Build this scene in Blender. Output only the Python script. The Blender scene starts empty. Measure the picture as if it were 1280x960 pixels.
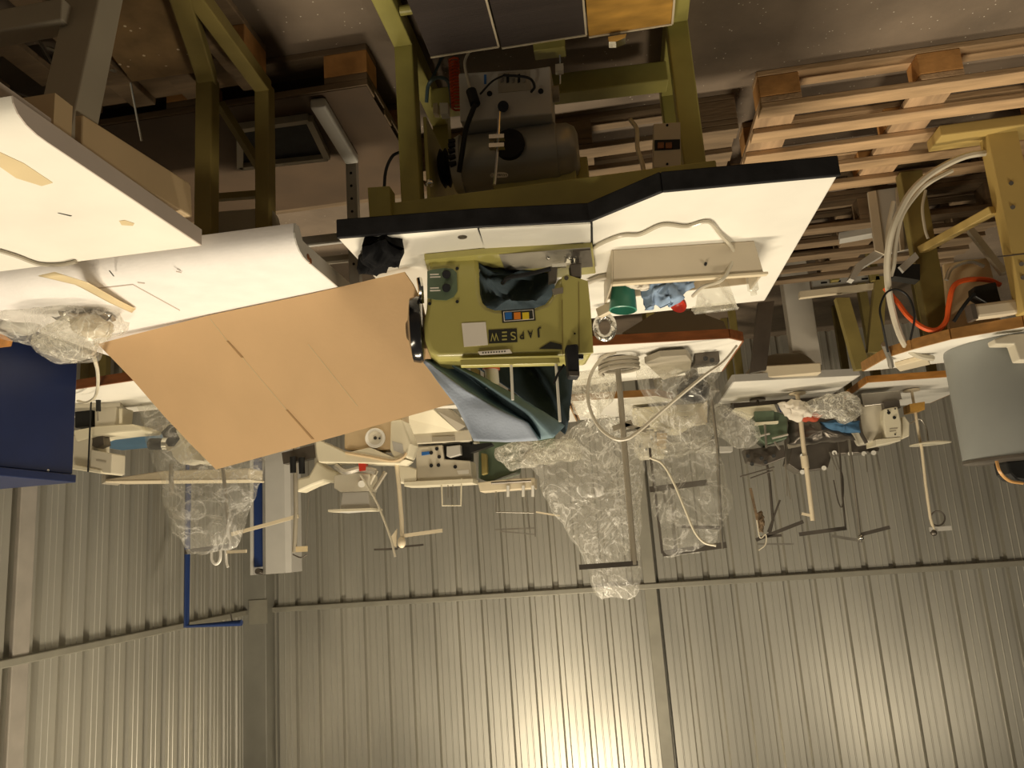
import bpy, bmesh, math, random
from mathutils import Vector, Matrix, noise
random.seed(7)
SC = bpy.context.scene
COL = SC.collection
V = Vector
# ---------------------------------------------------------------- camera, world, lights, exposure
FPX, PITCH, ROLL, YAW, EYE = 966.4, -.1988, -.0717, .1329, 1.55
fw = V((math.sin(YAW)*math.cos(PITCH), math.cos(YAW)*math.cos(PITCH), math.sin(PITCH)))
rt0 = V((math.cos(YAW), -math.sin(YAW), 0)); up0 = rt0.cross(fw)
_a = math.pi + ROLL                                    # the photograph was taken upside down
RT = rt0*math.cos(_a) + up0*math.sin(_a); UP = up0*math.cos(_a) - rt0*math.sin(_a)
CAM = V((0, 0, EYE))
cd = bpy.data.cameras.new('camera'); cam = bpy.data.objects.new('camera', cd); COL.objects.link(cam)
cd.sensor_width = 36; cd.lens = 36*FPX/1280; cd.clip_start = .05; cd.clip_end = 60
cam.matrix_world = Matrix(((RT.x, UP.x, -fw.x, CAM.x), (RT.y, UP.y, -fw.y, CAM.y), (RT.z, UP.z, -fw.z, CAM.z), (0, 0, 0, 1)))
SC.camera = cam
w = bpy.data.worlds.new('hall_air'); SC.world = w; w.use_nodes = True
w.node_tree.nodes['Background'].inputs[0].default_value = (1, .88, .68, 1)
w.node_tree.nodes['Background'].inputs[1].default_value = .05
SC.view_settings.view_transform = 'Standard'; SC.view_settings.look = 'None'
SC.view_settings.gamma = 1; SC.view_settings.exposure = -.2; SC.view_settings.use_curve_mapping = False

def area(name, loc, sx, sy, power, aim=None, col=(1, .86, .63)):
    l = bpy.data.lights.new(name, 'AREA'); l.shape = 'RECTANGLE'; l.size = sx; l.size_y = sy; l.energy = power; l.color = col
    o = bpy.data.objects.new(name, l); COL.objects.link(o); o.location = loc
    if aim: o.rotation_euler = (V(aim)-V(loc)).to_track_quat('-Z', 'Y').to_euler()
    return o
area('hall_lamp', (.75, 3.6, 4.4), 1.5, .35, 165)
area('hall_lamp', (1.5, .2, 4.4), 1.6, .3, 105, (1.2, .6, 0))
area('hall_lamp', (-3.2, 1.2, 4.4), 1.4, .25, 110, (-2.9, 1.6, 0))

# ---------------------------------------------------------------- photo pixel -> place
def ray(px, py): return fw + RT*((px-640)/FPX) - UP*((py-480)/FPX)
def g(px, py, z):
    d = ray(px, py); return CAM + d*((z-EYE)/d.z)
def p(px, py, y):
    d = ray(px, py); return CAM + d*(y/d.y)
def px_(px, py, x):
    d = ray(px, py); return CAM + d*(x/d.x)
class Plane:
    """vertical plane through a ground point, turned by an angle; hit() gives the point a pixel sees on it"""
    def __init__(s, x, y, ang=0.):
        s.o = V((x, y, 0)); s.n = V((math.sin(ang), math.cos(ang), 0)); s.t = V((math.cos(ang), -math.sin(ang), 0))
    def hit(s, px, py, off=0.):
        d = ray(px, py); return CAM + d*(((s.o+s.n*off-CAM).dot(s.n))/d.dot(s.n))

# ---------------------------------------------------------------- materials
MATS = {}
def mat(name, col, rough=.5, metal=0., var=.12, scale=6., bump=0., bscale=40., stretch=None, col2=None, coat=0.):
    m = bpy.data.materials.new(name); m.use_nodes = True; nt = m.node_tree; N = nt.nodes; L = nt.links
    b = N['Principled BSDF']; b.inputs['Roughness'].default_value = rough; b.inputs['Metallic'].default_value = metal
    if coat: b.inputs['Coat Weight'].default_value = coat
    tc = N.new('ShaderNodeTexCoord'); mp = N.new('ShaderNodeMapping'); L.new(tc.outputs['Object'], mp.inputs[0])
    if stretch: mp.inputs['Scale'].default_value = stretch
    n = N.new('ShaderNodeTexNoise'); n.inputs['Scale'].default_value = scale; n.inputs['Detail'].default_value = 5
    L.new(mp.outputs[0], n.inputs['Vector'])
    r = N.new('ShaderNodeValToRGB'); r.color_ramp.elements[0].position = .3; r.color_ramp.elements[1].position = .7
    c2 = col2 or tuple(min(1, c*(1+var)) for c in col)
    r.color_ramp.elements[0].color = (*[c*(1-var) for c in col], 1); r.color_ramp.elements[1].color = (*c2, 1)
    L.new(n.outputs['Fac'], r.inputs[0]); L.new(r.outputs[0], b.inputs['Base Color'])
    if bump:
        n2 = N.new('ShaderNodeTexNoise'); n2.inputs['Scale'].default_value = bscale; n2.inputs['Detail'].default_value = 4
        L.new(mp.outputs[0], n2.inputs['Vector'])
        bp = N.new('ShaderNodeBump'); bp.inputs['Strength'].default_value = bump; bp.inputs['Distance'].default_value = .01
        L.new(n2.outputs['Fac'], bp.inputs['Height']); L.new(bp.outputs[0], b.inputs['Normal'])
    MATS[name] = m
    return m
def flecked(m, col, size, thr, base_in='Base Color'):
    """adds light specks (paint drops, dust) on top of a material's colour"""
    nt = m.node_tree; N = nt.nodes; L = nt.links; b = N['Principled BSDF']; old = b.inputs['Base Color'].links[0].from_socket
    tc = N.new('ShaderNodeTexCoord'); v = N.new('ShaderNodeTexVoronoi'); v.inputs['Scale'].default_value = size
    L.new(tc.outputs['Object'], v.inputs['Vector'])
    mt = N.new('ShaderNodeMath'); mt.operation = 'LESS_THAN'; mt.inputs[1].default_value = thr; L.new(v.outputs['Distance'], mt.inputs[0])
    n = N.new('ShaderNodeTexNoise'); n.inputs['Scale'].default_value = size*.3; L.new(tc.outputs['Object'], n.inputs['Vector'])
    g2 = N.new('ShaderNodeMath'); g2.operation = 'GREATER_THAN'; g2.inputs[1].default_value = .52; L.new(n.outputs['Fac'], g2.inputs[0])
    mu = N.new('ShaderNodeMath'); mu.operation = 'MULTIPLY'; L.new(mt.outputs[0], mu.inputs[0]); L.new(g2.outputs[0], mu.inputs[1])
    mx = N.new('ShaderNodeMixRGB'); L.new(mu.outputs[0], mx.inputs[0]); L.new(old, mx.inputs[1]); mx.inputs[2].default_value = (*col, 1)
    L.new(mx.outputs[0], b.inputs['Base Color'])
    return m
def plastic(name, alpha=.3, tint=(.9, .88, .82), scale=18., strength=1., rough=.18):
    m = bpy.data.materials.new(name); m.use_nodes = True; nt = m.node_tree; N = nt.nodes; L = nt.links
    for n in list(N): N.remove(n)
    out = N.new('ShaderNodeOutputMaterial'); tr = N.new('ShaderNodeBsdfTransparent'); tr.inputs[0].default_value = (.96, .96, .94, 1)
    pr = N.new('ShaderNodeBsdfPrincipled'); pr.inputs['Base Color'].default_value = (*tint, 1); pr.inputs['Roughness'].default_value = rough
    pr.inputs['Specular IOR Level'].default_value = 1.
    tc = N.new('ShaderNodeTexCoord'); n1 = N.new('ShaderNodeTexNoise'); n1.inputs['Scale'].default_value = scale; n1.inputs['Detail'].default_value = 6
    n1.inputs['Distortion'].default_value = 1.5; L.new(tc.outputs['Object'], n1.inputs['Vector'])
    bp = N.new('ShaderNodeBump'); bp.inputs['Strength'].default_value = strength; bp.inputs['Distance'].default_value = .03
    L.new(n1.outputs['Fac'], bp.inputs['Height']); L.new(bp.outputs[0], pr.inputs['Normal'])
    def M(op, x, v, clamp=False):
        q = N.new('ShaderNodeMath'); q.operation = op; q.use_clamp = clamp; L.new(x, q.inputs[0])
        if v is not None: q.inputs[1].default_value = v
        return q.outputs[0]
    n2 = N.new('ShaderNodeTexNoise'); n2.inputs['Scale'].default_value = scale*.7; n2.inputs['Detail'].default_value = 3; n2.inputs['Distortion'].default_value = 2.5
    L.new(tc.outputs['Object'], n2.inputs['Vector'])
    inv = N.new('ShaderNodeMath'); inv.operation = 'SUBTRACT'; inv.inputs[0].default_value = 1.; inv.use_clamp = True
    L.new(M('MULTIPLY', M('ABSOLUTE', M('SUBTRACT', n2.outputs['Fac'], .5), None), 16.), inv.inputs[1])
    ad = M('ADD', M('MULTIPLY', M('POWER', inv.outputs[0], 2.), alpha*1.1), alpha*.45, True)  # noise ridges turn whiter: glints along the creases put into the opacity
    class rp: outputs = [ad]
    mx = N.new('ShaderNodeMixShader'); L.new(rp.outputs[0], mx.inputs[0]); L.new(tr.outputs[0], mx.inputs[1]); L.new(pr.outputs[0], mx.inputs[2])
    L.new(mx.outputs[0], out.inputs['Surface']); MATS[name] = m
    return m
mat('concrete', (.16, .12, .085), .75, var=.3, scale=3., bump=.25, bscale=30); flecked(MATS['concrete'], (.5, .44, .36), 45., .10)
mat('galvanised', (.52, .50, .44), .36, .62, var=.13, scale=2.2, bump=.05, bscale=9, stretch=(1, 1, .35))
mat('girt_steel', (.36, .34, .28), .5, .4, var=.1)
mat('column_steel', (.30, .29, .25), .5, .4, var=.12, scale=3)
mat('pinkish_post', (.44, .40, .35), .45, .3)
mat('white_laminate', (.83, .80, .73), .38, var=.05, scale=5, bump=.02)
mat('white_foam', (.80, .77, .76), .6, var=.04, scale=14, bump=.08, bscale=120)
mat('pink_edge', (.52, .45, .40), .5, var=.05)
mat('black_rubber', (.02, .02, .022), .55, var=.3, scale=20, bump=.1)
mat('black_cloth', (.006, .006, .007), .95, var=.3)
mat('black_gloss', (.015, .015, .017), .16, var=.1)
mat('machine_green', (.42, .38, .12), .33, var=.07, scale=4, coat=.2)
mat('frame_green', (.38, .345, .10), .45, var=.16, scale=7, bump=.03)
mat('olive', (.23, .18, .055), .5, var=.2, scale=6)
mat('dark_ribbed', (.065, .05, .045), .7, var=.15, scale=3, bump=.25, bscale=40, stretch=(.4, 8, 1))
mat('orange_wood', (.55, .30, .06), .55, var=.3, scale=7, stretch=(1, 3, 1))
mat('pallet_wood', (.47, .31, .17), .7, var=.32, scale=3, bump=.3, bscale=14, stretch=(1, 7, 7))
mat('pallet_wood_y', (.46, .30, .17), .7, var=.32, scale=3, bump=.3, bscale=14, stretch=(7, 1, 7))
mat('pallet_block', (.56, .28, .09), .75, var=.3, scale=12, bump=.2)
mat('old_wood', (.19, .13, .075), .8, var=.35, scale=3, bump=.3, bscale=14, stretch=(1, 7, 7))
mat('chipboard', (.24, .15, .065), .7, var=.25, scale=14, bump=.1); flecked(MATS['chipboard'], (.75, .62, .42), 30., .12)
mat('cardboard', (.72, .48, .26), .7, var=.04, scale=5, bump=.04, bscale=90)
mat('cardboard_edge', (.40, .24, .11), .8, var=.15)
mat('beige', (.58, .50, .38), .45, var=.06)
mat('cream', (.72, .62, .45), .4, var=.05)
mat('tan_paint', (.46, .33, .11), .45, var=.08, scale=5)
mat('drawer_tan', (.56, .42, .25), .5, var=.06)
mat('grey_beige', (.36, .32, .25), .5, var=.06)
mat('machine_beige', (.60, .55, .44), .35, var=.06)
mat('machine_cream', (.74, .68, .52), .35, var=.05)
mat('grey_paint', (.26, .27, .26), .45, var=.05)
mat('light_grey', (.50, .48, .44), .45, var=.05)
mat('pale_grey', (.66, .62, .55), .45, var=.04)
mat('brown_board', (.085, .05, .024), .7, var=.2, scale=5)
mat('motor_grey', (.34, .33, .30), .38, .4, var=.12)
mat('chrome', (.75, .73, .68), .15, 1., var=.05)
mat('steel_dark', (.16, .14, .12), .4, .7, var=.2)
mat('steel_mid', (.42, .39, .34), .35, .8, var=.15)
mat('brown_edge', (.23, .075, .022), .4, var=.25, scale=8, stretch=(1, 6, 6))
mat('orange_edge', (.50, .22, .05), .4, var=.2, scale=8, stretch=(1, 6, 6))
mat('tan_edge', (.34, .17, .05), .4, var=.2, scale=8, stretch=(1, 6, 6))
mat('blue_cabinet', (.005, .016, .075), .4, var=.1)
mat('blue_pipe', (.012, .035, .14), .35, var=.1)
mat('blue_board', (.05, .13, .22), .5, var=.1)
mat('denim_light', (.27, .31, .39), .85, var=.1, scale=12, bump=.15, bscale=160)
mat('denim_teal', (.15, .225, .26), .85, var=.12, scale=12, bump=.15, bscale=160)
mat('denim_dark_shaded', (.045, .065, .08), .85, var=.15, scale=12, bump=.15, bscale=160)  # darker inner side of the trousers, with its shade put into the colour
mat('rag_blue', (.26, .36, .52), .85, var=.2, scale=20, bump=.2)
mat('rag_blue_dark', (.05, .13, .24), .85, var=.2, scale=20, bump=.2)
mat('rag_red', (.42, .07, .03), .8, var=.2)
mat('rag_white', (.70, .64, .55), .8, var=.1, scale=15, bump=.2)
mat('green_plastic', (.05, .25, .18), .35, var=.1)
mat('red_plastic', (.55, .04, .02), .35, var=.1)
mat('orange_hose', (.75, .11, .02), .35, var=.1)
mat('clear_hose', (.55, .50, .40), .25, var=.1)
mat('cable_white', (.66, .60, .47), .4, var=.06)
mat('cable_black', (.02, .02, .02), .4)
mat('cable_blue', (.10, .16, .18), .4)
mat('cable_copper', (.6, .33, .12), .4)
mat('paper', (.80, .74, .66), .7, var=.04)
mat('ink', (.02, .02, .015), .6, var=.05)
mat('sticker_blue', (.02, .13, .42), .5, var=.03)
mat('sticker_orange', (.75, .22, .02), .5, var=.03)
mat('sticker_yellow', (.75, .55, .03), .5, var=.03)
mat('white_plastic', (.80, .77, .70), .35, var=.03)
mat('green_dark', (.10, .14, .09), .4, var=.2)
mat('tape', (.70, .57, .35), .3, var=.1)
mat('foil', (.6, .58, .54), .22, .9, var=.2, bump=.8, bscale=40)
plastic('film', .36, scale=8, strength=.8, rough=.12, tint=(.95, .92, .86))
plastic('film_thin', .24, scale=6, strength=.7, rough=.1, tint=(.95, .92, .86))
plastic('film_milky', .5, tint=(.92, .88, .78), scale=12, strength=.9)
plastic('clear_tub', .3, scale=3, strength=.1, rough=.1)

for k in ('black_cloth', 'black_rubber', 'cable_black', 'denim_dark_shaded'): MATS[k].node_tree.nodes['Principled BSDF'].inputs['Specular IOR Level'].default_value = .15
# ---------------------------------------------------------------- mesh building
class B:
    def __init__(s): s.v = []; s.f = []
    def add(s, vs, fs):
        k = len(s.v); s.v += [V(v) for v in vs]; s.f += [tuple(i+k for i in f) for f in fs]; return s
    def box(s, a, b):
        x0, y0, z0 = [min(a[i], b[i]) for i in range(3)]; x1, y1, z1 = [max(a[i], b[i]) for i in range(3)]
        return s.add([(x0,y0,z0),(x1,y0,z0),(x1,y1,z0),(x0,y1,z0),(x0,y0,z1),(x1,y0,z1),(x1,y1,z1),(x0,y1,z1)],
                     [(3,2,1,0),(4,5,6,7),(0,1,5,4),(1,2,6,5),(2,3,7,6),(3,0,4,7)])
    def bar(s, a, b, wd, ht, up=(0, 0, 1)):
        a, b = V(a), V(b); d = (b-a).normalized(); up = V(up)
        if abs(d.dot(up)) > .95: up = V((0, 1, 0))
        sd = d.cross(up).normalized(); u = sd.cross(d)
        q = [sd*(i*wd/2)+u*(j*ht/2) for i, j in ((-1,-1),(1,-1),(1,1),(-1,1))]
        return s.add([a+o for o in q]+[b+o for o in q], [(0,1,2,3),(7,6,5,4),(0,4,5,1),(1,5,6,2),(2,6,7,3),(3,7,4,0)])
    def cyl(s, a, b, r, r2=None, n=16):
        a, b = V(a), V(b); r2 = r if r2 is None else r2; d = (b-a).normalized()
        u = d.orthogonal().normalized(); v = d.cross(u); k = range(n)
        vs = [a+(u*math.cos(i*2*math.pi/n)+v*math.sin(i*2*math.pi/n))*r for i in k]+[b+(u*math.cos(i*2*math.pi/n)+v*math.sin(i*2*math.pi/n))*r2 for i in k]
        return s.add(vs, [tuple(k), tuple(range(2*n-1, n-1, -1))]+[(i, (i+1) % n, (i+1) % n+n, i+n) for i in k])
    def lathe(s, a, axis, prof, n=24):
        a = V(a); d = V(axis).normalized(); u = d.orthogonal().normalized(); v = d.cross(u); vs = []; fs = []
        for h, r in prof: vs += [a+d*h+(u*math.cos(i*2*math.pi/n)+v*math.sin(i*2*math.pi/n))*r for i in range(n)]
        for j in range(len(prof)-1): fs += [(j*n+i, j*n+(i+1) % n, (j+1)*n+(i+1) % n, (j+1)*n+i) for i in range(n)]
        m = len(prof)-1; fs += [tuple(range(n)), tuple(range(m*n+n-1, m*n-1, -1))]
        return s.add(vs, fs)
    def tube(s, pts, r, n=7, sub=5, smooth=True):
        pts = [V(q) for q in pts]
        if smooth and len(pts) > 2:
            o = []; e = [pts[0]*2-pts[1]]+pts+[pts[-1]*2-pts[-2]]
            for i in range(1, len(e)-2):
                for k in range(sub):
                    t = k/sub; a, b, c, d = e[i-1:i+3]
                    o.append(.5*((2*b)+(c-a)*t+(2*a-5*b+4*c-d)*t*t+(3*b-a-3*c+d)*t**3))
            pts = o+[pts[-1]]
        k = len(s.v); u = None
        for i, q in enumerate(pts):
            d = (pts[min(i+1, len(pts)-1)]-pts[max(i-1, 0)]).normalized()
            u = d.orthogonal().normalized() if u is None else (u-d*u.dot(d)).normalized(); v = d.cross(u)
            s.v += [q+(u*math.cos(j*2*math.pi/n)+v*math.sin(j*2*math.pi/n))*r for j in range(n)]
        for i in range(len(pts)-1): s.f += [(k+i*n+j, k+i*n+(j+1) % n, k+(i+1)*n+(j+1) % n, k+(i+1)*n+j) for j in range(n)]
        e = k+(len(pts)-1)*n; s.f += [tuple(range(k, k+n)), tuple(range(e+n-1, e-1, -1))]
        return s
    def prism(s, poly, ext):
        n = len(poly); ext = V(ext); a = [V(q) for q in poly]
        return s.add(a+[q+ext for q in a], [tuple(range(n)), tuple(range(2*n-1, n-1, -1))]+[(i, (i+1) % n, (i+1) % n+n, i+n) for i in range(n)])
    def pp(s, pl, pts, off, depth):                      # photo outline on a vertical plane, given real depth behind it
        return s.prism([pl.hit(x, y, off) for x, y in pts], pl.n*depth)
    def grid(s, rows):
        k = len(s.v); m = len(rows[0]); s.v += [V(q) for r in rows for q in r]
        for i in range(len(rows)-1): s.f += [(k+i*m+j, k+i*m+j+1, k+(i+1)*m+j+1, k+(i+1)*m+j) for j in range(m-1)]
        return s
    def ball(s, c, rx, ry, rz, n=14, amp=0., fr=20., seed=0):
        c = V(c); rows = []
        for i in range(n+1):
            th = math.pi*i/n; row = []
            for j in range(2*n+1):
                ph = math.pi*(j % (2*n))/n; q = V((rx*math.sin(th)*math.cos(ph), ry*math.sin(th)*math.sin(ph), rz*math.cos(th)))
                if amp: q *= 1+amp*noise.noise((q+V((seed, 0, 0)))*fr)+amp*.6*noise.noise((q+V((seed, 3, 0)))*fr*2.7)
                row.append(c+q)
            rows.append(row)
        return s.grid(rows)

LOC = {}
def thing(name, label, cat, loc=(0, 0, 0), group=None):
    o = bpy.data.objects.new(name, None); COL.objects.link(o); o.location = loc; o.empty_display_size = .05
    o['label'] = label; o['category'] = cat
    if group: o['group'] = group
    LOC[o.name] = V(loc)
    return o
def part(name, b, m, parent=None, bevel=0., smooth=False, label=None, thick=0.):
    off = LOC.get(parent.name, V()) if parent else V()
    me = bpy.data.meshes.new(name); me.from_pydata([v-off for v in b.v], [], b.f)
    bm = bmesh.new(); bm.from_mesh(me); bmesh.ops.remove_doubles(bm, verts=bm.verts, dist=1e-6); bmesh.ops.recalc_face_normals(bm, faces=bm.faces); bm.to_mesh(me); bm.free()
    me.materials.append(MATS[m]); o = bpy.data.objects.new(name, me); COL.objects.link(o)
    if parent: o.parent = parent; LOC[o.name] = off
    if smooth:
        me.polygons.foreach_set('use_smooth', [True]*len(me.polygons))
        if smooth != 'all': me.set_sharp_from_angle(angle=math.radians(42))
    if thick: md = o.modifiers.new('thick', 'SOLIDIFY'); md.thickness = thick; md.offset = 0
    if bevel:
        md = o.modifiers.new('bevel', 'BEVEL'); md.width = bevel; md.segments = 2; md.limit_method = 'ANGLE'; md.angle_limit = .7
    if label: o['label'] = label
    return o
def single(name, b, m, label, cat, group=None, **k):
    """a thing that is one mesh; its origin goes to the base"""
    zs = min(v.z for v in b.v); c = sum(b.v, V())/len(b.v); base = V((c.x, c.y, zs))
    b.v = [v-base for v in b.v]; o = part(name, b, m, None, **k); o.location = base; LOC[o.name] = base
    o['label'] = label; o['category'] = cat
    if group: o['group'] = group
    return o
def struct(name, b, m, parent=None, **k):
    o = part(name, b, m, parent, **k)
    if not parent: o['kind'] = 'structure'
    return o
def text(name, body, size, loc, pl, m, parent, width=None, depth=.0008):
    c = bpy.data.curves.new('lettering', 'FONT'); c.body = body; c.size = size; c.extrude = depth; c.align_x = 'CENTER'; c.align_y = 'CENTER'
    t = bpy.data.objects.new('lettering', c); COL.objects.link(t); bpy.context.view_layer.update()
    me = bpy.data.meshes.new_from_object(t.evaluated_get(bpy.context.evaluated_depsgraph_get())); bpy.data.objects.remove(t)
    xs = [v.co.x for v in me.vertices]; k = width/(max(xs)-min(xs)) if width else 1
    b = B(); off = LOC[parent.name]
    for v in me.vertices: v.co = loc+pl.t*(v.co.x*k)+V((0, 0, v.co.y))-pl.n*v.co.z-off
    me.materials.clear(); me.materials.append(MATS[m]); o = bpy.data.objects.new(name, me); COL.objects.link(o); o.parent = parent; LOC[o.name] = off
    return o
def pillow(outline, T, amp=.01, fr=14., N=56, R=9, seed=0., back=True, nrm=V((0, 1, 0))):
    """a crumpled bag: outline points in space, swelling T to the front and the back"""
    L = [V(q) for q in outline]; seg = [(L[(i+1) % len(L)]-L[i]).length for i in range(len(L))]; tot = sum(seg); ring = []
    for k in range(N):
        d = tot*k/N; i = 0
        while d > seg[i]: d -= seg[i]; i += 1
        ring.append(L[i].lerp(L[(i+1) % len(L)], d/seg[i]))
    c = sum(ring, V())/N; b = B()
    for sgn in ((-1, 1) if back else (-1,)):
        rows = []
        for j in range(R+1):
            r = j/R; row = []
            for k in range(N+1):
                q = c.lerp(ring[k % N], r); s = q+V((seed, seed*2, 0))
                h = T*math.sqrt(max(0, 1-r**2.2))
                wv = amp*(noise.noise(s*fr)+.7*abs(noise.noise(s*fr*2.3))+.4*noise.noise(s*fr*5))
                jit = V((noise.noise(s*fr*1.7), 0, noise.noise(s*fr*1.7+V((9, 9, 9)))))*amp*.8
                row.append(q+nrm*sgn*(h+wv*(1 if r < .99 else .2))+jit)
            rows.append(row)
        b.grid(rows)
    return b
def sheet(rails, nu=24, amp=.004, fr=9., seed=0.):
    """cloth lofted through polylines (each a list of points in space)"""
    def samp(L, n):
        seg = [(L[i+1]-L[i]).length for i in range(len(L)-1)]; tot = sum(seg); o = []
        for k in range(n+1):
            d = tot*k/n; i = 0
            while i < len(seg)-1 and d > seg[i]: d -= seg[i]; i += 1
            o.append(L[i].lerp(L[i+1], min(1, d/seg[i])))
        return o
    R = [samp([V(q) for q in r], nu) for r in rails]; rows = []
    for i in range(len(R)-1):
        for k in range(6):
            t = k/6; rows.append([a.lerp(c, t)+V((0, 1, 0))*amp*(noise.noise((a.lerp(c, t)+V((seed, 0, 0)))*fr)) for a, c in zip(R[i], R[i+1])])
    rows.append(R[-1]); return B().grid(rows)

# ================================================================ the hall
DB, XR = 6.68, 3.35                                    # back wall, right-hand wall
struct('floor', B().box((-6, -2.5, -.1), (XR+.3, DB+.3, 0)), 'concrete')
PITCHR, HW = .207, 5.2
def sheeting(parent, t0, n, fn):
    """one profiled sheet with n ribs; fn(t, out, z) -> point"""
    prof = []
    for i in range(n):
        t = t0-PITCHR*i
        prof += [(t, 0), (t-.012, -.036), (t-.044, -.036), (t-.056, 0), (t-.104, 0), (t-.107, .003), (t-.113, .003), (t-.116, 0), (t-.155, 0), (t-.158, .003), (t-.164, .003), (t-.167, 0)]
    prof.append((t0-PITCHR*n, 0)); b = B()
    b.grid([[fn(t, o, z) for t, o in prof] for z in (0, HW)])
    return part('metal_sheet', b, 'galvanised', parent)
wb = struct('wall_back', B().box((-6, DB+.045, 0), (XR+.3, DB+.12, HW)), 'galvanised'); LOC['wall_back'] = V()
x0 = 3.1312+.028
for i in range(9): sheeting(wb, x0+PITCHR-PITCHR*5*i, 5, lambda t, o, z: (t, DB-o, z))
wr = struct('wall_right', B().box((XR+.045, -2.5, 0), (XR+.12, DB, HW)), 'galvanised'); LOC['wall_right'] = V()
for i in range(8): sheeting(wr, 6.62-PITCHR*5*i, 5, lambda t, o, z: (XR-o, t, z))
HR = EYE+.4505
struct('trim_1', B().box((-6, DB-.045, HR-.022), (XR-.18, DB-.002, HR+.022)), 'girt_steel', bevel=.006)
struct('trim_2', B().box((XR-.045, -2, HR-.022), (XR-.002, DB-.16, HR+.022)), 'girt_steel', bevel=.006)
col = struct('trim_3', B().box((XR-.21, DB-.17, 0), (XR-.002, DB-.002, HW)), 'column_steel', bevel=.006); LOC['trim_3'] = V()
part('bracket_plate', B().box((XR-.225, DB-.18, HR-.1), (XR-.06, DB-.17, HR+.1)), 'girt_steel', col)
xb = p(814, 742, DB-.1).x
struct('trim_4', B().box((xb-.05, DB-.03, 0), (xb+.05, DB-.002, HW)), 'girt_steel', bevel=.005)
yb = px_(42, 800, XR-.1).y
struct('trim_5', B().box((XR-.03, yb-.06, 0), (XR-.002, yb+.06, HW)), 'pinkish_post', bevel=.005)

# ================================================================ the yellow-green sewing table in front
TZ = .78
st = thing('sewing_table', 'yellow-green framed sewing table with a black-edged white top and a motor beneath', 'table', (0, 2.2, 0))
A, Bq, C, D, Eq, F = [g(x, y, TZ) for x, y in ((422, 298), (597, 284), (738, 277), (828, 240), (1047, 220), (956, 376))]
rim = [A, Bq, C, D, Eq]
G1 = V((A.x+.02, 2.73, TZ))
part('table_top', B().prism([q-V((0, 0, .035)) for q in (A, Bq, C, D, Eq, F, G1)], (0, 0, .035)), 'white_laminate', st, bevel=.004)
for a, b in zip(rim[:-1], rim[1:]):
    d = (b-a).normalized(); n = V((d.y, -d.x, 0)); n = n if n.y < 0 else -n
    part('edge_band', B().bar(a+n*.005-V((0, 0, .022)), b+n*.005-V((0, 0, .022))+d*.004, .012, .05), 'black_rubber', st, bevel=.003)
ins = part('insert_plate', B().prism([g(x, y, TZ) for x, y in ((599, 285), (738, 278.5), (738, 303), (606, 310))], (0, 0, .003)), 'white_laminate', st)
part('seam', B().prism([g(x, y, TZ+.0005) for x, y in ((596.5, 284), (598.5, 284), (608, 309), (606, 309))], (0, 0, .002)), 'black_rubber', st)
part('seam', B().prism([g(x, y, TZ+.0005) for x, y in ((738, 277), (740.5, 276), (742, 334), (739.5, 334))], (0, 0, .002)), 'black_rubber', st)
sc = g(578, 296, TZ); part('screw', B().lathe(sc, (0, 0, 1), [(-.001, .012), (.002, .012), (.003, .008), (.001, .005)], 14), 'steel_dark', st)
ya = 1.87
a0, a1 = p(488, 262, ya), p(845, 228, ya+.02)
part('apron', B().box((a0.x, ya, .645), (-.31, ya+.05, .742)), 'frame_green', st, bevel=.004)
part('apron', B().box((.54, 2.58, .62), (-.31, 2.63, .742)), 'frame_green', st, bevel=.004)
part('corner_plate', B().pp(Plane(.6, ya-.02), [(459, 234), (487, 232), (489, 280), (462, 282)], 0, .05), 'frame_green', st, bevel=.003)
for xx in (.53, -.31): part('side_rail', B().box((xx-.025, ya+.03, .66), (xx+.025, 2.6, .742)), 'frame_green', st)
def hleg(px0, px1, y, yr):
    cx = p((px0+px1)/2, 150, y).x; wdt = abs(p(px0, 150, y).x-p(px1, 150, y).x)
    part('leg', B().box((cx-wdt/2, y, .0), (cx+wdt/2, y+.06, .742)), 'frame_green', st, bevel=.004)
    part('foot', B().box((cx-wdt/2, 1.25, .0), (cx+wdt/2, y, .07)), 'frame_green', st, bevel=.004)
    part('leg', B().box((cx-wdt/2, yr, .0), (cx+wdt/2, yr+.06, .742)), 'frame_green', st, bevel=.004)
    part('foot', B().box((cx-wdt/2, y+.06, .0), (cx+wdt/2, yr, .07)), 'frame_green', st, bevel=.004)
    return cx
xl = hleg(496.5, 520, 2.03, 2.5); xr = hleg(848, 876, 2.12, 2.52)
part('side_plate', B().box((xl-.055, 2.05, .3), (xl-.045, 2.5, .742)), 'frame_green', st)
sb = B().bar((xl-.03, 2.26, .13), (xr+.03, 2.30, .13), .07, .07); part('stretcher', sb, 'frame_green', st, bevel=.004)
# treadle
pz = .10
for (u0, u1, m) in (((512, 623), (538, 624), 'dark_ribbed'), ((625, 731), (627, 733), 'dark_ribbed'), ((735, 838), (736, 840), 'orange_wood')):
    f0, f1 = g(u1[0], 71-(u1[0]-538)*.128, pz), g(u1[1], 71-(u1[1]-538)*.128, pz)
    pl = part('treadle', B().box((f0.x, 1.45, pz-.022), (f1.x, f0.y, pz)), m, st, bevel=.002)
    part('treadle_edge', B().box((f0.x, f0.y, pz-.022), (f1.x, f0.y+.006, pz+.002)), 'cream', pl)
    part('treadle_edge', B().box((f1.x-.003, 1.45, pz-.022), (f1.x+.003, f0.y, pz+.003)), 'cream', pl)
part('treadle_bracket', B().pp(Plane(0, 2.07), [(666, 53), (706, 47), (706, 58), (667, 63)], 0, .05), 'frame_green', st)
part('treadle_shaft', B().cyl((xl-.03, 1.9, .05), (xr+.03, 1.92, .05), .014), 'frame_green', st)
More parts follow.
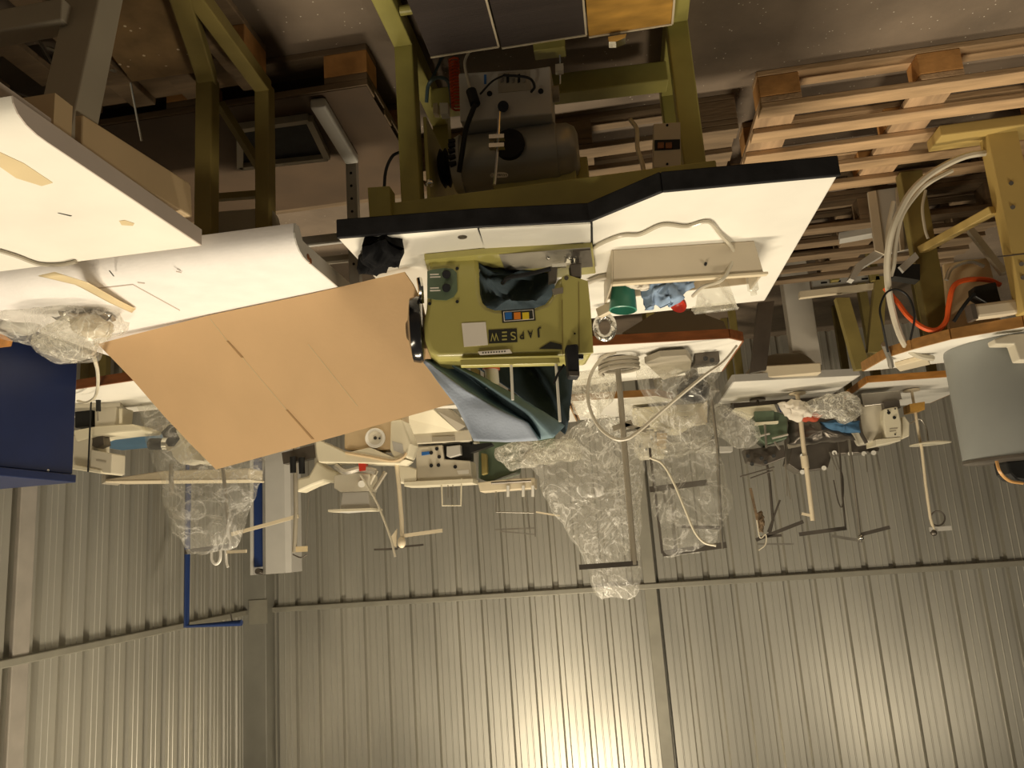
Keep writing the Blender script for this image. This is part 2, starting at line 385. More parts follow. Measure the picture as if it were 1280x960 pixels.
part('treadle_clip', B().pp(Plane(0, 2.06), [(760, 46), (783, 42), (782, 47), (770, 52), (761, 52)], 0, .03), 'chrome', st)
# motor
my = 2.16
m0, m1 = p(572, 183, my-.09), p(722, 176, my-.09); mz = (m0.z+m1.z)/2; R = .088
mo = part('motor_housing', B().lathe((m0.x, my, mz), (-1, 0, 0), [(0, R*.98), (.03, R), (.15, R), (.152, R*1.02), (.29, R*1.02), (.292, R*.97), (m0.x-m1.x-.03, R*.95), (m0.x-m1.x-.008, R*.8), (m0.x-m1.x, R*.55)], 32), 'motor_grey', st, smooth=True)
cap = part('motor_cap', B().lathe((m0.x+.035, my, mz), (-1, 0, 0), [(0, .04), (.004, R*.9), (.035, R*1.06)], 28), 'light_grey', st, smooth=True)
for k in range(5):
    an = -.5+k*.22; part('vent_slot', B().box((m0.x+.008, my-R*1.04*math.cos(an)-.006, mz+R*math.sin(an)*1.0-.005), (m0.x+.028, my-R*1.0*math.cos(an)+.02, mz+R*math.sin(an)*1.0+.005)), 'black_rubber', cap)
part('pulley', B().lathe((m0.x+.075, my, mz), (-1, 0, 0), [(0, .045), (.008, .06), (.016, .05), (.024, .06), (.03, .045)], 24), 'black_rubber', st, smooth=True)
part('motor_mount', B().pp(Plane(0, my+.02), [(697, 197), (734, 195), (737, 232), (699, 234)], 0, .12), 'frame_green', st, bevel=.004)
part('motor_mount', B().box((.30, my-.02, mz+.06), (.05, my+.08, .742)), 'frame_green', st, bevel=.004)
cp = Plane(0, 2.05)
cb = part('control_box', B().pp(cp, [(573, 91), (660, 86), (688, 82), (690, 142), (575, 152)], 0, .12), 'light_grey', st, bevel=.005)
part('control_box_recess', B().pp(cp, [(622, 92), (662, 87), (664, 112), (623, 116)], -.002, .01), 'grey_beige', cb)
for i in range(5): part('terminal_wire', B().pp(cp, [(626+i*7, 93), (629+i*7, 92), (629+i*7, 102), (626+i*7, 103)], -.006, .006), 'cable_black' if i % 2 else 'steel_mid', cb)
for q in ((612, 117), (676, 114)): part('screw', B().cyl(cp.hit(*q, -.004), cp.hit(*q, .01), .008), 'black_rubber', cb)
part('control_knob', B().cyl(cp.hit(629, 133, -.03), cp.hit(629, 133, .01), .016), 'black_gloss', cb, smooth=True)
part('blue_mark', B().pp(cp, [(605, 93), (608, 93), (608, 105), (605, 105)], -.001, .002), 'sticker_blue', cb)
part('power_cable', B().tube([cp.hit(630, 94, -.01), cp.hit(660, 97, -.03), cp.hit(668, 108, -.03), cp.hit(664, 115, -.01)], .004), 'cable_black', cb, smooth=True)
part('power_cable', B().tube([cp.hit(600, 118, -.02), cp.hit(615, 102, -.03), cp.hit(630, 94, -.01)], .003), 'cable_black', cb, smooth=True)
part('brake_disc', B().cyl((m0.x-.155, my-R*1.0-.012, mz+.0), (m0.x-.155, my-R*.9, mz), .045, n=24), 'black_rubber', st, smooth=True)
rod = part('pitman_rod', B().tube([p(624, 140, 2.02), p(622, 185, 2.0), p(618, 231, 1.98)], .0045, smooth=False), 'chrome', st)
for (x, y) in ((620, 170), (620, 181)): part('rod_clamp', B().pp(Plane(0, 1.99), [(x-9, y-2), (x+10, y-3), (x+10, y+2), (x-9, y+3)], 0, .02), 'chrome', rod)
part('rod_spring', B().tube([p(618+7*math.cos(k*1.3)*.9+k*.55, 219+3*math.sin(k*1.3), 1.99) for k in range(22)], .002, n=5, sub=2), 'steel_mid', rod)
part('coil_cable', B().tube([V((p(566, 80, 2.12).x+.016*math.cos(k*.9), 2.14+.016*math.sin(k*.9), .06+k*.0016)) for k in range(110)], .0035, n=5, sub=1), 'orange_hose', st, smooth=True)
part('motor_hose', B().tube([p(533, 128, 2.2), p(536, 105, 2.18), p(548, 97, 2.16), p(561, 104, 2.16), p(565, 135, 2.2)], .006), 'cable_blue', st, smooth=True)
part('motor_hose', B().tube([p(534, 110, 2.2), p(545, 88, 2.2), p(553, 70, 2.2)], .005), 'cable_blue', st, smooth=True)
part('mains_cable', B().tube([p(589, 60, 2.08), p(581, 78, 2.06), p(586, 105, 2.04), p(591, 118, 2.03)], .0045), 'cable_white', st, smooth=True)
part('cable_plug', B().tube([p(589, 114, 2.03), p(594, 130, 2.02)], .016, smooth=False, n=12), 'cable_black', st, smooth=True)
part('mains_cable', B().tube([p(594, 130, 2.02), p(583, 160, 2.03), p(578, 190, 2.04), p(574, 215, 2.07)], .008), 'cable_black', st, smooth=True)
part('connector', B().pp(Plane(0, 2.12), [(549, 128), (560, 128), (560, 142), (550, 143)], 0, .03), 'white_plastic', st, bevel=.002)
part('connector', B().pp(Plane(0, 2.12), [(541, 129), (547, 128), (547, 141), (541, 141)], 0, .03), 'cream', st, bevel=.002)
part('wing_nut', B().ball(p(537, 229, 1.96), .012, .012, .012, 8), 'chrome', st, smooth='all')
part('lever_chain', B().tube([p(699, 60, 2.1), p(700, 78, 2.12), p(700, 105, 2.14)], .003, smooth=False), 'chrome', st)
part('lever_block', B().pp(Plane(0, 2.11), [(694, 80), (704, 79), (704, 88), (694, 89)], 0, .02), 'white_plastic', st)
part('capacitor', B().cyl(p(689, 118, 2.1), p(699, 117, 2.1), .024), 'grey_beige', st, smooth=True)
sw = Plane(0, 1.99); s0 = sw.hit(817, 154); s1 = sw.hit(851, 210)
bx = part('switch_box', B().pp(sw, [(817, 154.5), (850.5, 152.5), (851, 208), (817, 210)], 0, .12), 'beige', st, bevel=.002, label='beige switch box')
part('switch_window', B().pp(sw, [(818, 175), (850, 174), (850, 186), (818, 188)], -.0015, .004), 'cable_black', bx)
for i in (822, 832): part('switch_button', B().pp(sw, [(i, 178), (i+8, 177.5), (i+8, 185), (i, 185.5)], -.006, .008), 'brown_edge', bx, bevel=.001)
for q in ((834, 156.5), (834, 205)): part('screw', B().cyl(sw.hit(*q, -.002), sw.hit(*q, .004), .0035), 'black_rubber', bx)
part('switch_cable', B().tube([p(788, 150, 2.25), p(796, 162, 2.2), p(797, 185, 2.15), p(803, 205, 2.12), p(806, 222, 2.1)], .007), 'cable_white', st, smooth=True)
part('black_tab', B().box((p(571, 260, ya-.01).x-.02, ya-.012, .705), (p(571, 260, ya).x+.0, ya, .735)), 'black_rubber', st)

# ================================================================ the JAPSEW machine
MP = Plane(.47, 1.935, .184)
mc = thing('sewing_machine', 'yellow-green sewing machine lettered JAPSEW with a black handwheel', 'sewing machine', (.25, 2.02, TZ+.003))
part('bed', B().prism([g(x, y, TZ+.0005) for x, y in ((530, 317), (611, 309), (740, 302), (744, 334), (690, 340), (540, 352))], (0, 0, .02)), 'machine_green', mc, bevel=.003)
part('slide_plate', B().prism([g(x, y, TZ+.0215) for x, y in ((624, 318), (738, 309), (740, 328), (632, 338))], (0, 0, .002)), 'steel_mid', mc)
part('slide_plate', B().prism([g(x, y, TZ+.0215) for x, y in ((716, 312), (738, 310), (741, 331), (718, 333))], (0, 0, .006)), 'steel_dark', mc)
body = part('arm', B().pp(MP, [(536, 318), (598, 318), (599, 345), (600, 366), (603, 377), (609, 383), (619, 386.5), (650, 386), (668, 384), (682, 379), (690, 369), (694, 357), (698, 347.5), (708, 344), (722, 347.5), (735, 352), (738, 380), (742, 442), (690, 443), (548, 447), (537, 440), (531, 425), (529, 405), (533, 385), (535, 350)], .0, .15), 'machine_green', mc, bevel=.012, smooth=True)
part('face_plate', B().pp(MP, [(702, 346), (709, 343), (735, 351), (738, 380), (742, 441), (703, 443)], -.003, .01), 'machine_green', body, bevel=.002)
part('seam', B().pp(MP, [(702, 375), (703, 375), (703.8, 443), (702.8, 443)], -.0042, .003), 'olive', body)
part('seam', B().pp(MP, [(723, 352), (723.8, 352), (724.8, 438), (724, 438)], -.0042, .003), 'olive', body)
dp = part('dial_plate', B().pp(MP, [(534, 339), (540, 337), (555, 335), (566, 336), (571, 341), (571.5, 364), (567, 371), (558, 375), (545, 374.5), (534, 372)], -.004, .006), 'green_dark', mc, label='dark grey-green dial plate')
for cy in (343, 360):
    part('knob', B().cyl(MP.hit(558, cy, -.016), MP.hit(558, cy, 0), .0105, .012, n=20), 'black_rubber', dp, smooth=True)
    for yy, wdt in ((0, 11), (3.2, 13)):
        part('printed_line', B().pp(MP, [(537.5, cy+yy-.6), (537.5+wdt, cy+yy-1), (537.5+wdt, cy+yy+.5), (537.5, cy+yy+.9)], -.0046, .001), 'paper', dp)
for q in ((571.5, 335.5), (571.5, 377), (537, 379.5)): part('screw', B().cyl(MP.hit(*q, -.003), MP.hit(*q, .004), .0045), 'black_rubber', mc)
stk = part('badge', B().pp(MP, [(627, 388), (668, 385), (669.5, 400.5), (628, 403.5)], -.0015, .003), 'ink', mc)
part('badge_frame', B().pp(MP, [(629, 389.6), (666.5, 386.8), (667.5, 399), (630, 401.8)], -.0022, .001), 'paper', stk)
part('badge_field', B().pp(MP, [(630, 390.4), (665.6, 387.7), (666.6, 398.2), (631, 401)], -.0028, .001), 'ink', stk)
for x, m in ((631, 'sticker_blue'), (642, 'sticker_orange'), (652.5, 'sticker_yellow')):
    part('badge_square', B().pp(MP, [(x+.3, 390.8), (x+8.6, 390.1), (x+9, 398.6), (x+.7, 399.3)], -.0034, .001), m, stk)
part('paper_patch', B().pp(MP, [(577, 404), (607, 402.5), (610, 431), (580, 433.5)], -.0015, .002), 'paper', mc, label='blank paper patch')
lb = part('letter_block', B().pp(MP, [(610.5, 412.5), (646, 410.5), (646.8, 427.6), (611, 429.4)], -.0012, .002), 'ink', mc)
th = abs(MP.hit(640, 412).z-MP.hit(640, 428).z)
for ch, x, y, wpx in (('S', 641.5, 419.3, 6.5), ('W', 618, 420.6, 10.5)):
    text('letter', ch, th*.92, MP.hit(x, y, -.0016), MP, 'machine_green', lb, width=abs(MP.hit(x-wpx/2, y).x-MP.hit(x+wpx/2, y).x))
for dy in (-4.6, -.1, 4.4): part('letter', B().pp(MP, [(627.5, 419.2+dy), (633.6, 418.8+dy), (633.7, 420.6+dy), (627.6, 421+dy)], -.0022, .0014), 'machine_green', lb)
for ch, x, y, wpx in (('P', 652.5, 418.8, 5.5), ('A', 663, 417.3, 6.5), ('J', 673, 416.6, 5)):
    text('letter', ch, th*.86, MP.hit(x, y, -.0012), MP, 'ink', mc, width=abs(MP.hit(x-wpx/2, y).x-MP.hit(x+wpx/2, y).x))
lb2 = part('paper_label', B().pp(MP, [(597.5, 439.5), (637, 436.5), (640, 441), (600, 443.5)], -.006, .007), 'paper', mc)
for i in range(9): part('printed_mark', B().pp(MP, [(603+i*3.4, 440.2-i*.22), (604.6+i*3.4, 440.1-i*.22), (604.6+i*3.4, 441.8-i*.22), (603+i*3.4, 441.9-i*.22)], -.0065, .001), 'ink', lb2)
part('chip_mark', B().pp(MP, [(674, 436), (688, 427), (700, 430), (710, 437), (690, 436)], -.002, .003), 'ink', mc)
part('screw', B().cyl(MP.hit(718.5, 417, -.005), MP.hit(718.5, 417, 0), .0025), 'black_rubber', mc)
part('screw', B().cyl(MP.hit(708, 347.5, -.006), MP.hit(708, 347.5, 0), .006), 'steel_dark', mc)
# handwheel
hz = MP.hit(521, 412).z; hb = MP.hit(529, 412, .07); ax = MP.t
hw = part('handwheel', B().lathe(hb-ax*.0, ax, [(0, .075), (.002, .088), (.012, .092), (.03, .088), (.034, .07), (.04, .03), (.046, .022)], 36), 'black_gloss', mc, smooth=True)
part('wheel_lever', B().tube([MP.hit(524, 348, .0), MP.hit(526, 360, .0), MP.hit(527, 378, .03)], .008), 'chrome', mc, smooth=True)
# oil-cover bar, thread rods, spool
part('thread_rail', B().pp(MP, [(575, 449.5), (699, 446.5), (700, 454), (576, 457)], -.01, .03), 'machine_green', mc, bevel=.002)
for x0_, y0_, x1_, y1_ in ((639, 456, 641, 500), (695, 454, 700, 527)):
    part('thread_rod', B().tube([MP.hit(x0_, y0_, 0), MP.hit(x1_, y1_, 0)], .004, smooth=False), 'white_plastic', mc, smooth=True)
part('rod_tie', B().tube([MP.hit(692, 480, -.01), MP.hit(698, 466, -.014), MP.hit(705, 456, -.01)], .0035), 'cable_black', mc, smooth=True)
hd = part('tension_box', B().pp(MP, [(707, 431), (723, 429), (725, 471), (711, 470), (709, 450)], -.035, .05), 'black_rubber', mc, bevel=.006, label='black lamp box on the head')
part('box_rim', B().pp(MP, [(711, 464), (724, 464), (724.5, 470), (712, 469)], -.037, .004), 'steel_dark', hd)
part('box_knob', B().cyl(MP.hit(722, 446, -.02), MP.hit(729, 446, -.02), .008), 'black_gloss', hd, smooth=True)
# needle bar, presser foot and guides
part('needle_bar', B().tube([MP.hit(716, 350, .03), MP.hit(715, 318, .03)], .005, smooth=False), 'chrome', mc)
part('presser_bar', B().tube([MP.hit(722, 350, .04), MP.hit(722, 322, .04)], .006, smooth=False), 'chrome', mc)
part('presser_foot', B().pp(MP, [(706, 313), (720, 311), (721, 322), (708, 323)], .0, .04), 'chrome', mc, bevel=.002)
part('presser_foot', B().pp(MP, [(686, 333), (697, 332), (696, 350), (686, 352)], .0, .03), 'steel_dark', mc, bevel=.002)
part('needle_clamp', B().pp(MP, [(712, 330), (727, 328), (727, 347), (714, 347)], .0, .03), 'steel_dark', mc, bevel=.003)
part('thread_guide', B().tube([MP.hit(688, 336, 0), MP.hit(660, 343, 0), MP.hit(636, 347, .02), MP.hit(628, 354, .05)], .006), 'black_rubber', mc, smooth=True)
part('thread_guide', B().pp(MP, [(690, 330), (708, 329), (708, 333), (690, 334)], -.005, .01), 'chrome', mc)
part('thread_guide', B().pp(MP, [(690, 361), (704, 359), (704, 366), (692, 368)], -.006, .01), 'steel_mid', mc)
for q in ((685, 322), (706, 318), (712, 322)): part('clamp_screw', B().ball(MP.hit(*q, .0), .006, .006, .006, 8), 'chrome', mc, smooth='all')

# ================================================================ jeans draped behind the machine
def q3(L): return [p(x, y, d) for x, y, d in L]
je = thing('draped_trousers', 'blue-grey trousers hanging in folds over the green sewing machine', 'trousers', (.25, 2.3, TZ))
Lf = [(529, 452, 2.0), (548, 478, 2.02), (570, 507, 2.06), (592, 551, 2.12)]
Lm = [(530, 451, 1.995), (560, 481, 2.03), (595, 510, 2.07), (632, 552, 2.15)]
Lb = [(531, 450, 1.99), (584, 489, 2.04), (620, 510, 2.08), (659, 528, 2.12), (673, 550, 2.16)]
Lc = [(545, 449, 2.10), (588, 472, 2.15), (620, 499, 2.19), (659, 527, 2.19), (676, 550, 2.2)]
Le = [(549, 448, 2.03), (594, 472, 2.06), (622, 490, 2.08), (660, 514, 2.1), (692, 547, 2.15)]
Lg = [(552, 447, 2.06), (599, 469, 2.09), (622, 482, 2.11), (659, 502, 2.13), (706, 532, 2.17)]
part('lit_fold', sheet([q3(Lf), q3(Lm), q3(Lb)], 26, .02, 11), 'denim_light', je, smooth='all', thick=.004)  # lit side of the trousers, its light put into a paler cloth colour
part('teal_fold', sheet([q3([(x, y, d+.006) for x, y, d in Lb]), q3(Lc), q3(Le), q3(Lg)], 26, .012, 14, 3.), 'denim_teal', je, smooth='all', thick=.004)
part('dark_shaded_side', sheet([q3([(560, 440, 2.2), (600, 462, 2.22), (645, 492, 2.24), (690, 530, 2.26), (706, 543, 2.24)]), q3([(600, 425, 2.25), (640, 440, 2.32), (670, 470, 2.32), (690, 500, 2.3), (708, 538, 2.24)]), q3([(640, 425, 2.22), (662, 440, 2.24), (685, 470, 2.24), (700, 500, 2.24), (710, 528, 2.22)]), q3([(700, 425, 2.25), (712, 440, 2.27), (716, 470, 2.27), (714, 490, 2.26), (711, 525, 2.22)])], 26, .03, 10, 7.), 'denim_dark_shaded', je, smooth='all', thick=.004)  # inside of the same cloth, shade painted into the darker colour
part('dark_leg', pillow([g(x, y, TZ+.03) for x, y in ((596, 330), (640, 338), (690, 345), (700, 370), (690, 395), (640, 400), (596, 398))], .03, .03, 9, seed=2, nrm=V((0, -.3, 1))), 'denim_dark_shaded', je, smooth='all')
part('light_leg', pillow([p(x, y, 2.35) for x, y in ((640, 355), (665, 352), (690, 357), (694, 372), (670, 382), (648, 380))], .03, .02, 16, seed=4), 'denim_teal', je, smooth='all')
sp = thing('thread_spool', 'white thread spool with an orange-red end beside the white rods', 'spool', p(611, 470, 2.13))
part('spool_thread', B().tube([p(614, 459, 2.12), p(616, 485, 2.12)], .02, smooth=False, n=16), 'white_plastic', sp, smooth=True)
part('spool_flange', B().tube([p(614, 456, 2.12), p(614, 462, 2.12)], .025, smooth=False, n=18), 'orange_hose', sp, smooth=True)
# ================================================================ cardboard
e0, e1 = g(124, 432, .83), g(506, 341, .80)
cdir = (e1-e0).normalized()
cpl = Plane(e1.x, e1.y+.0, math.atan2(-(e1.y-e0.y), (e1.x-e0.x)))
cn = V((e1.y-e0.y, -(e1.x-e0.x), 0)).normalized(); cn = cn if cn.y > 0 else -cn
tilt = (cn*.26+V((0, 0, -1))*-1*0+V((0, 0, 0)))
nrm = (cn - V((0, 0, 1))*.46).normalized()             # leans back a little
def cb_(px, py, off=0.):
    d = ray(px, py); return CAM + d*((e1+nrm*off-CAM).dot(nrm)/d.dot(nrm))
outl = [(122, 430), (160, 420), (262, 394), (385, 368), (505, 340), (516, 356), (527, 378), (535, 412), (541, 445), (556, 478), (570, 503), (470, 532), (270, 587), (238, 555), (205, 520), (165, 474), (140, 448)]
cb = thing('cardboard_sheet', 'large brown cardboard sheet with two slits leaning beside the green sewing machine', 'cardboard', (e0+e1)/2)
n_ = len(outl); part('sheet', B().prism([cb_(*q) for q in outl], nrm*.006), 'cardboard', cb)
for a, b in (((284, 426), (303, 447)), ((358, 512), (391, 549))):
    part('slit', B().prism([cb_(a[0]-1.2, a[1], -.0012), cb_(a[0]+1.2, a[1], -.0012), cb_(b[0]+1.6, b[1], -.0012), cb_(b[0]-1.6, b[1], -.0012)], nrm*.001), 'cardboard_edge', cb)
for a, b in (((262, 398), (284, 426)), ((303, 447), (358, 512)), ((385, 430), (447, 508))):
    part('crease', B().prism([cb_(a[0]-.4, a[1], -.0006), cb_(a[0]+.4, a[1], -.0006), cb_(b[0]+.4, b[1], -.0006), cb_(b[0]-.4, b[1], -.0006)], nrm*.0006), 'tape', cb)
part('rear_flap', B().prism([cb_(x, y, .012) for x, y in ((262, 390), (343, 368), (346, 374), (266, 398))], nrm*.03), 'grey_beige', cb, bevel=.004)

# ================================================================ white table at the side and the padded panel
xw = 0.98
wt = thing('white_table', 'white laminate table with a rounded front edge, tan drawer and grey-beige legs', 'table', (1.5, 1.3, 0))
prof = [(1.165, .78), (1.14, .779), (1.115, .774), (1.095, .764), (1.083, .75), (1.08, .738)]
prof2 = []
part('table_top', B().prism([V((xw, y, z)) for y, z in [(1.69, .78)]+prof+prof2+[(1.69, .738)]], (1.25, 0, 0)), 'white_laminate', wt, smooth=True)
part('end_strip', B().prism([V((xw-.003, y, z)) for y, z in [(1.69, .779)]+prof+prof2+[(1.69, .738)]], (.003, 0, 0)), 'pink_edge', wt)
for i, t in enumerate((0, 6, 12, 19, 25, 33)): part('ruler_mark', B().prism([g(x, y, .752) for x, y in ((2+t*.45, 160), (3+t*.45, 160), (6.5+t*.45, 167), (5.5+t*.45, 167))], (0, 0, .018)), 'grey_paint', wt)
part('tape_strip', B().prism([g(x, y, .7802) for x, y in ((0, 190), (30, 204), (66, 228), (52, 232), (20, 222), (0, 208))], (0, 0, .0012)), 'tape', wt)
part('scratch', B().prism([g(x, y, .7802) for x, y in ((72, 266), (74, 266), (90, 269.5), (88, 270))], (0, 0, .001)), 'ink', wt)
part('glue_spot', B().prism([g(x, y, .7802) for x, y in ((149, 276), (156, 275), (168, 279), (166, 282), (152, 281))], (0, 0, .001)), 'tape', wt)
part('under_rail', B().box((xw+.05, .85, .685), (xw+.09, 1.235, .735)), 'pink_edge', wt)
dr = part('drawer', B().prism([px_(x, y, xw+.04) for x, y in ((104, 143), (236, 228), (239, 232), (241, 272), (103, 190))], (.42, 0, 0)), 'drawer_tan', wt, bevel=.004)
part('drawer_front', B().box((xw+.045, 1.235, .63), (xw+.46, 1.285, .74)), 'drawer_tan', wt)
l0, l1 = px_(79, 150, 1.08), px_(117, 0, 1.08)
part('leg', B().bar(l0+V((.0, 0, .08)), l1+(l1-l0)*.35, .07, .085, (1, 0, 0)), 'grey_beige', wt, bevel=.004)
part('cross_bar', B().bar(px_(84, 16, 1.1)+V((0, .01, 0)), px_(84, 16, 1.1)+V((.7, .02, 0)), .05, .055), 'grey_beige', wt, bevel=.004)
part('leg', B().bar((2.1, 1.35, .74), (2.1, 1.4, 0), .07, .06, (1, 0, 0)), 'grey_beige', wt, bevel=.004)
part('foot', B().box((1.05, 1.2, .146), (1.12, 1.5, .19)), 'grey_beige', wt, bevel=.004)
part('foot', B().box((2.06, 1.2, .0), (2.13, 1.75, .05)), 'grey_beige', wt, bevel=.004)
single('grey_cable', B().tube([g(-10, 311, .786), g(20, 320, .786), g(48, 330, .786), g(75, 331, .786), g(95, 327, .786)], .005), 'grey_beige', 'thin grey-brown cable lying on the white laminate table', 'cable', smooth=True)
# padded panel
pn = thing('padded_table', 'white table with a padded rounded front edge and two holes in its end', 'table', (1.4, 2.0, 0))
fz = .80
ra, rb = g(363, 297, fz-.055), g(0, 344, fz-.055); fy = 1.745
sec = [(fy+.075, fz)]+[(fy+.075-.075*math.sin(t), fz-.055*(1-math.cos(t))) for t in (.3, .6, .9, 1.2, 1.45)]+[(fy+.004, fz-.075), (fy+.03, fz-.075)]
xa = g(370, 316, fz).x
rear = 2.6; xe = g(412, 356, fz).x  # hidden rear edge extended to shade the pallet below
part('padded_top', B().prism([V((xa, y, z)) for y, z in [(rear, fz)]+sec+[(fy+.05, fz-.045), (rear, fz-.045)]], (1.02, 0, 0)), 'white_foam', pn, smooth=True)
part('end_strip', B().prism([V((xa-.004, y, z)) for y, z in [(rear, fz-.001)]+sec+[(fy+.05, fz-.045), (rear, fz-.045)]], (.004, 0, 0)), 'light_grey', pn)
for q in ((385, 321), (388, 326)): h = px_(*q, xa-.004); part('bolt_hole', B().cyl(h+V((-.001, 0, 0)), h+V((.004, 0, 0)), .008), 'brown_edge', pn)
part('cut_line', B().prism([g(x, y, fz+.0004) for x, y in ((136, 338), (137.5, 338), (143, 345), (141.5, 345))], (0, 0, .001)), 'ink', pn)
for a, b in (((117, 361), (166, 355.5)), ((166, 355.5), (225, 388)), ((220, 339), (227, 340.5)), ((172, 353), (181, 354))):
    part('cut_line', B().prism([g(a[0], a[1]-.5, fz+.0004), g(a[0], a[1]+.5, fz+.0004), g(b[0], b[1]+.5, fz+.0004), g(b[0], b[1]-.5, fz+.0004)], (0, 0, .001)), 'pink_edge', pn)
part('tape_strip', sheet([[g(x, y, fz+z) for x, y, z in ((48, 345, .004), (95, 356, .02), (140, 380, .01), (165, 391, .006))], [g(x, y, fz+z) for x, y, z in ((68, 340, .004), (110, 353, .025), (150, 376, .015), (170, 386, .006))]], 14, .003, 30), 'tape', pn, smooth='all', thick=.001)
# olive stand carrying the padded table
for i, (L, wd) in enumerate(((((258, 300), (258, 100), (228, 0)), .052), (((332, 262), (332, 108), (250, 0)), .045))):
    yy = (1.9, 1.985)[i]
    t, b = p(*L[0], yy), p(*L[1], yy)
    part('leg', B().bar((t.x, yy, fz-.047), (t.x, yy, b.z), wd, .045, (0, 1, 0)), 'olive', pn, bevel=.004)
    zf = max(b.z, .17); f = g(*L[2], zf); e = f+(f-V((t.x, yy, zf)))*.35; b.z = zf-.02
    part('foot', B().bar((t.x, yy, b.z+.02), e, wd, .045, (0, 0, 1)), 'olive', pn, bevel=.004)
part('leg', B().box((1.64, 1.95, .146), (1.69, 2.0, fz-.047)), 'olive', pn)
part('brace', B().bar(p(275, 130, 2.0), p(335, 225, 2.1), .03, .02), 'olive', pn)
part('knee_panel', B().pp(Plane(0, 1.98), [(273, 264), (338, 259), (345, 270), (352, 298), (272, 305)], 0, .02), 'grey_beige', pn, bevel=.003)
part('stretcher', B().bar(p(270, 247, 2.1), p(335, 242, 2.1), .02, .02), 'olive', pn)

# ================================================================ pallets
def pallet(x0, y0, label, m='pallet_wood', L=1.2, W=.8, along='x', mb='pallet_block', group=None, z0=0.):
    """x0: end nearer +x, y0: near edge; boards run along x (or y)"""
    t = thing('wooden_pallet', label, 'pallet', (x0-L/2 if along == 'x' else x0-W/2, y0, z0), group)
    def b3(a, b):                                       # local length/width -> world
        if along == 'x': return (x0-a, y0+b)
        return (x0-b, y0+a)
    def bx(n, a0, a1, c0, c1, z_0, z_1, mm):
        (xa_, ya_), (xb_, yb_) = b3(a0, c0), b3(a1, c1)
        part(n, B().box((xa_, ya_, z0+z_0), (xb_, yb_, z0+z_1)), mm, t, bevel=.003)
    m2 = m if m == 'old_wood' else 'pallet_wood_y'
    for c in (0, W/2-.05, W-.1): bx('bottom_board', 0, L, c, c+.1, 0, .022, m)
    for a in (0, L/2-.07, L-.14):
        for c in (0, W/2-.05, W-.1): bx('block', a, a+.14, c, c+.1, .022, .1, mb)
        bx('cross_board', a, a+.14, 0, W, .1, .122, m2)
    for c, wd in ((0, .075), (.18, .075), (.36, .075), (.54, .075), (.725, .075)): bx('deck_board', 0, L, c, c+wd, .122, .144, m)
    return t
pallet(-.60, 2.56, 'new-looking orange-brown pallet beside the tan steel post', 'pallet_wood')
pallet(.66, 2.68, 'grey worn pallet on the floor behind the yellow-green sewing table', 'old_wood', mb='old_wood')
pallet(-.62, 3.42, 'dark worn pallet under the hanging beige hoses', 'old_wood', mb='old_wood')
pallet(-.62, 3.42, 'dark worn pallet stacked upon another under the hanging beige hoses', 'old_wood', mb='old_wood', z0=.1445)
pallet(1.86, 2.08, 'brown pallet on the floor beneath the padded white table', 'old_wood', mb='pallet_block')
pl5 = pallet(1.76, .82, 'brown pallet carrying the speckled chipboard panel', 'old_wood', along='y', mb='pallet_block')
single('chipboard_panel', B().prism([g(x, y, .147) for x, y in ((110, -20), (236, -20), (242, 86), (165, 97), (125, 45))], (0, 0, .014)), 'chipboard', 'speckled brown chipboard panel lying on a pallet', 'board', bevel=.002)

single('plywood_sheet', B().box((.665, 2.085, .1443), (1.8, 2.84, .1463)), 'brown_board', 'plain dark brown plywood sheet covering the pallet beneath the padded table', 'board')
# ================================================================ things under the tables at the side
pg = thing('grey_stand', 'grey steel leg with punched holes standing on the pallet', 'stand', g(440, 195, .145))
part('foot_bar', B().bar(g(397, 128, .165), g(440, 200, .165), .05, .035), 'light_grey', pg, bevel=.008)
up = g(440, 203, .15); part('upright', B().box((up.x-.02, up.y-.015, .147), (up.x+.02, up.y+.015, .66)), 'light_grey', pg, bevel=.002)
for k in range(8): part('punched_hole', B().cyl((up.x, up.y-.017, .2+k*.05), (up.x, up.y-.012, .2+k*.05), .005, n=8), 'cable_black', pg)
part('shelf_bar', B().bar((up.x, up.y, .44), (up.x+.42, up.y+.01, .43), .03, .03), 'light_grey', pg)
part('shelf_bar', B().bar((up.x, up.y, .52), (up.x+.42, up.y+.01, .51), .03, .02), 'grey_beige', pg)
fr = thing('metal_frame', 'pale rectangular frame around a dark board lying on the pallet', 'frame', g(350, 170, .147))
fc = [g(x, y, .16) for x, y in ((300, 160), (386, 148), (409, 196), (300, 208))]
for a, b in zip(fc, fc[1:]+fc[:1]): part('frame_bar', B().bar(a, b, .022, .024), 'grey_beige', fr)
part('board', B().prism([q+V((0, 0, -.012)) for q in fc], (0, 0, .006)), 'black_rubber', fr)
single('thin_rod', B().tube([p(163, 103, 1.75), p(170, 140, 1.8), p(177, 176, 1.85)], .003, smooth=False), 'chrome', 'thin bare steel rod hanging under the white laminate table', 'rod')
wf = thing('wire_frame', 'thin bent wire frame under the white laminate table', 'wire frame', (1.35, 1.6, 0))
part('wire', B().tube([p(-5, 49, 1.75), p(44, 42, 1.75), p(66, 80, 1.75), p(66, 82, 1.74)], .004, smooth=False), 'steel_mid', wf)
part('wire', B().tube([p(108, 117, 1.8), p(127, 113, 1.8), p(117, 93, 1.8)], .004, smooth=False), 'steel_mid', wf)
part('tray', B().prism([p(x, y, 1.85) for x, y in ((-5, 60), (45, 50), (60, 80), (60, 130), (-5, 105))], (0, .02, 0)), 'steel_dark', wf)
part('support', B().tube([p(60, 60, 1.83), V((1.33, 1.83, .147))], .006, smooth=False), 'steel_mid', wf)

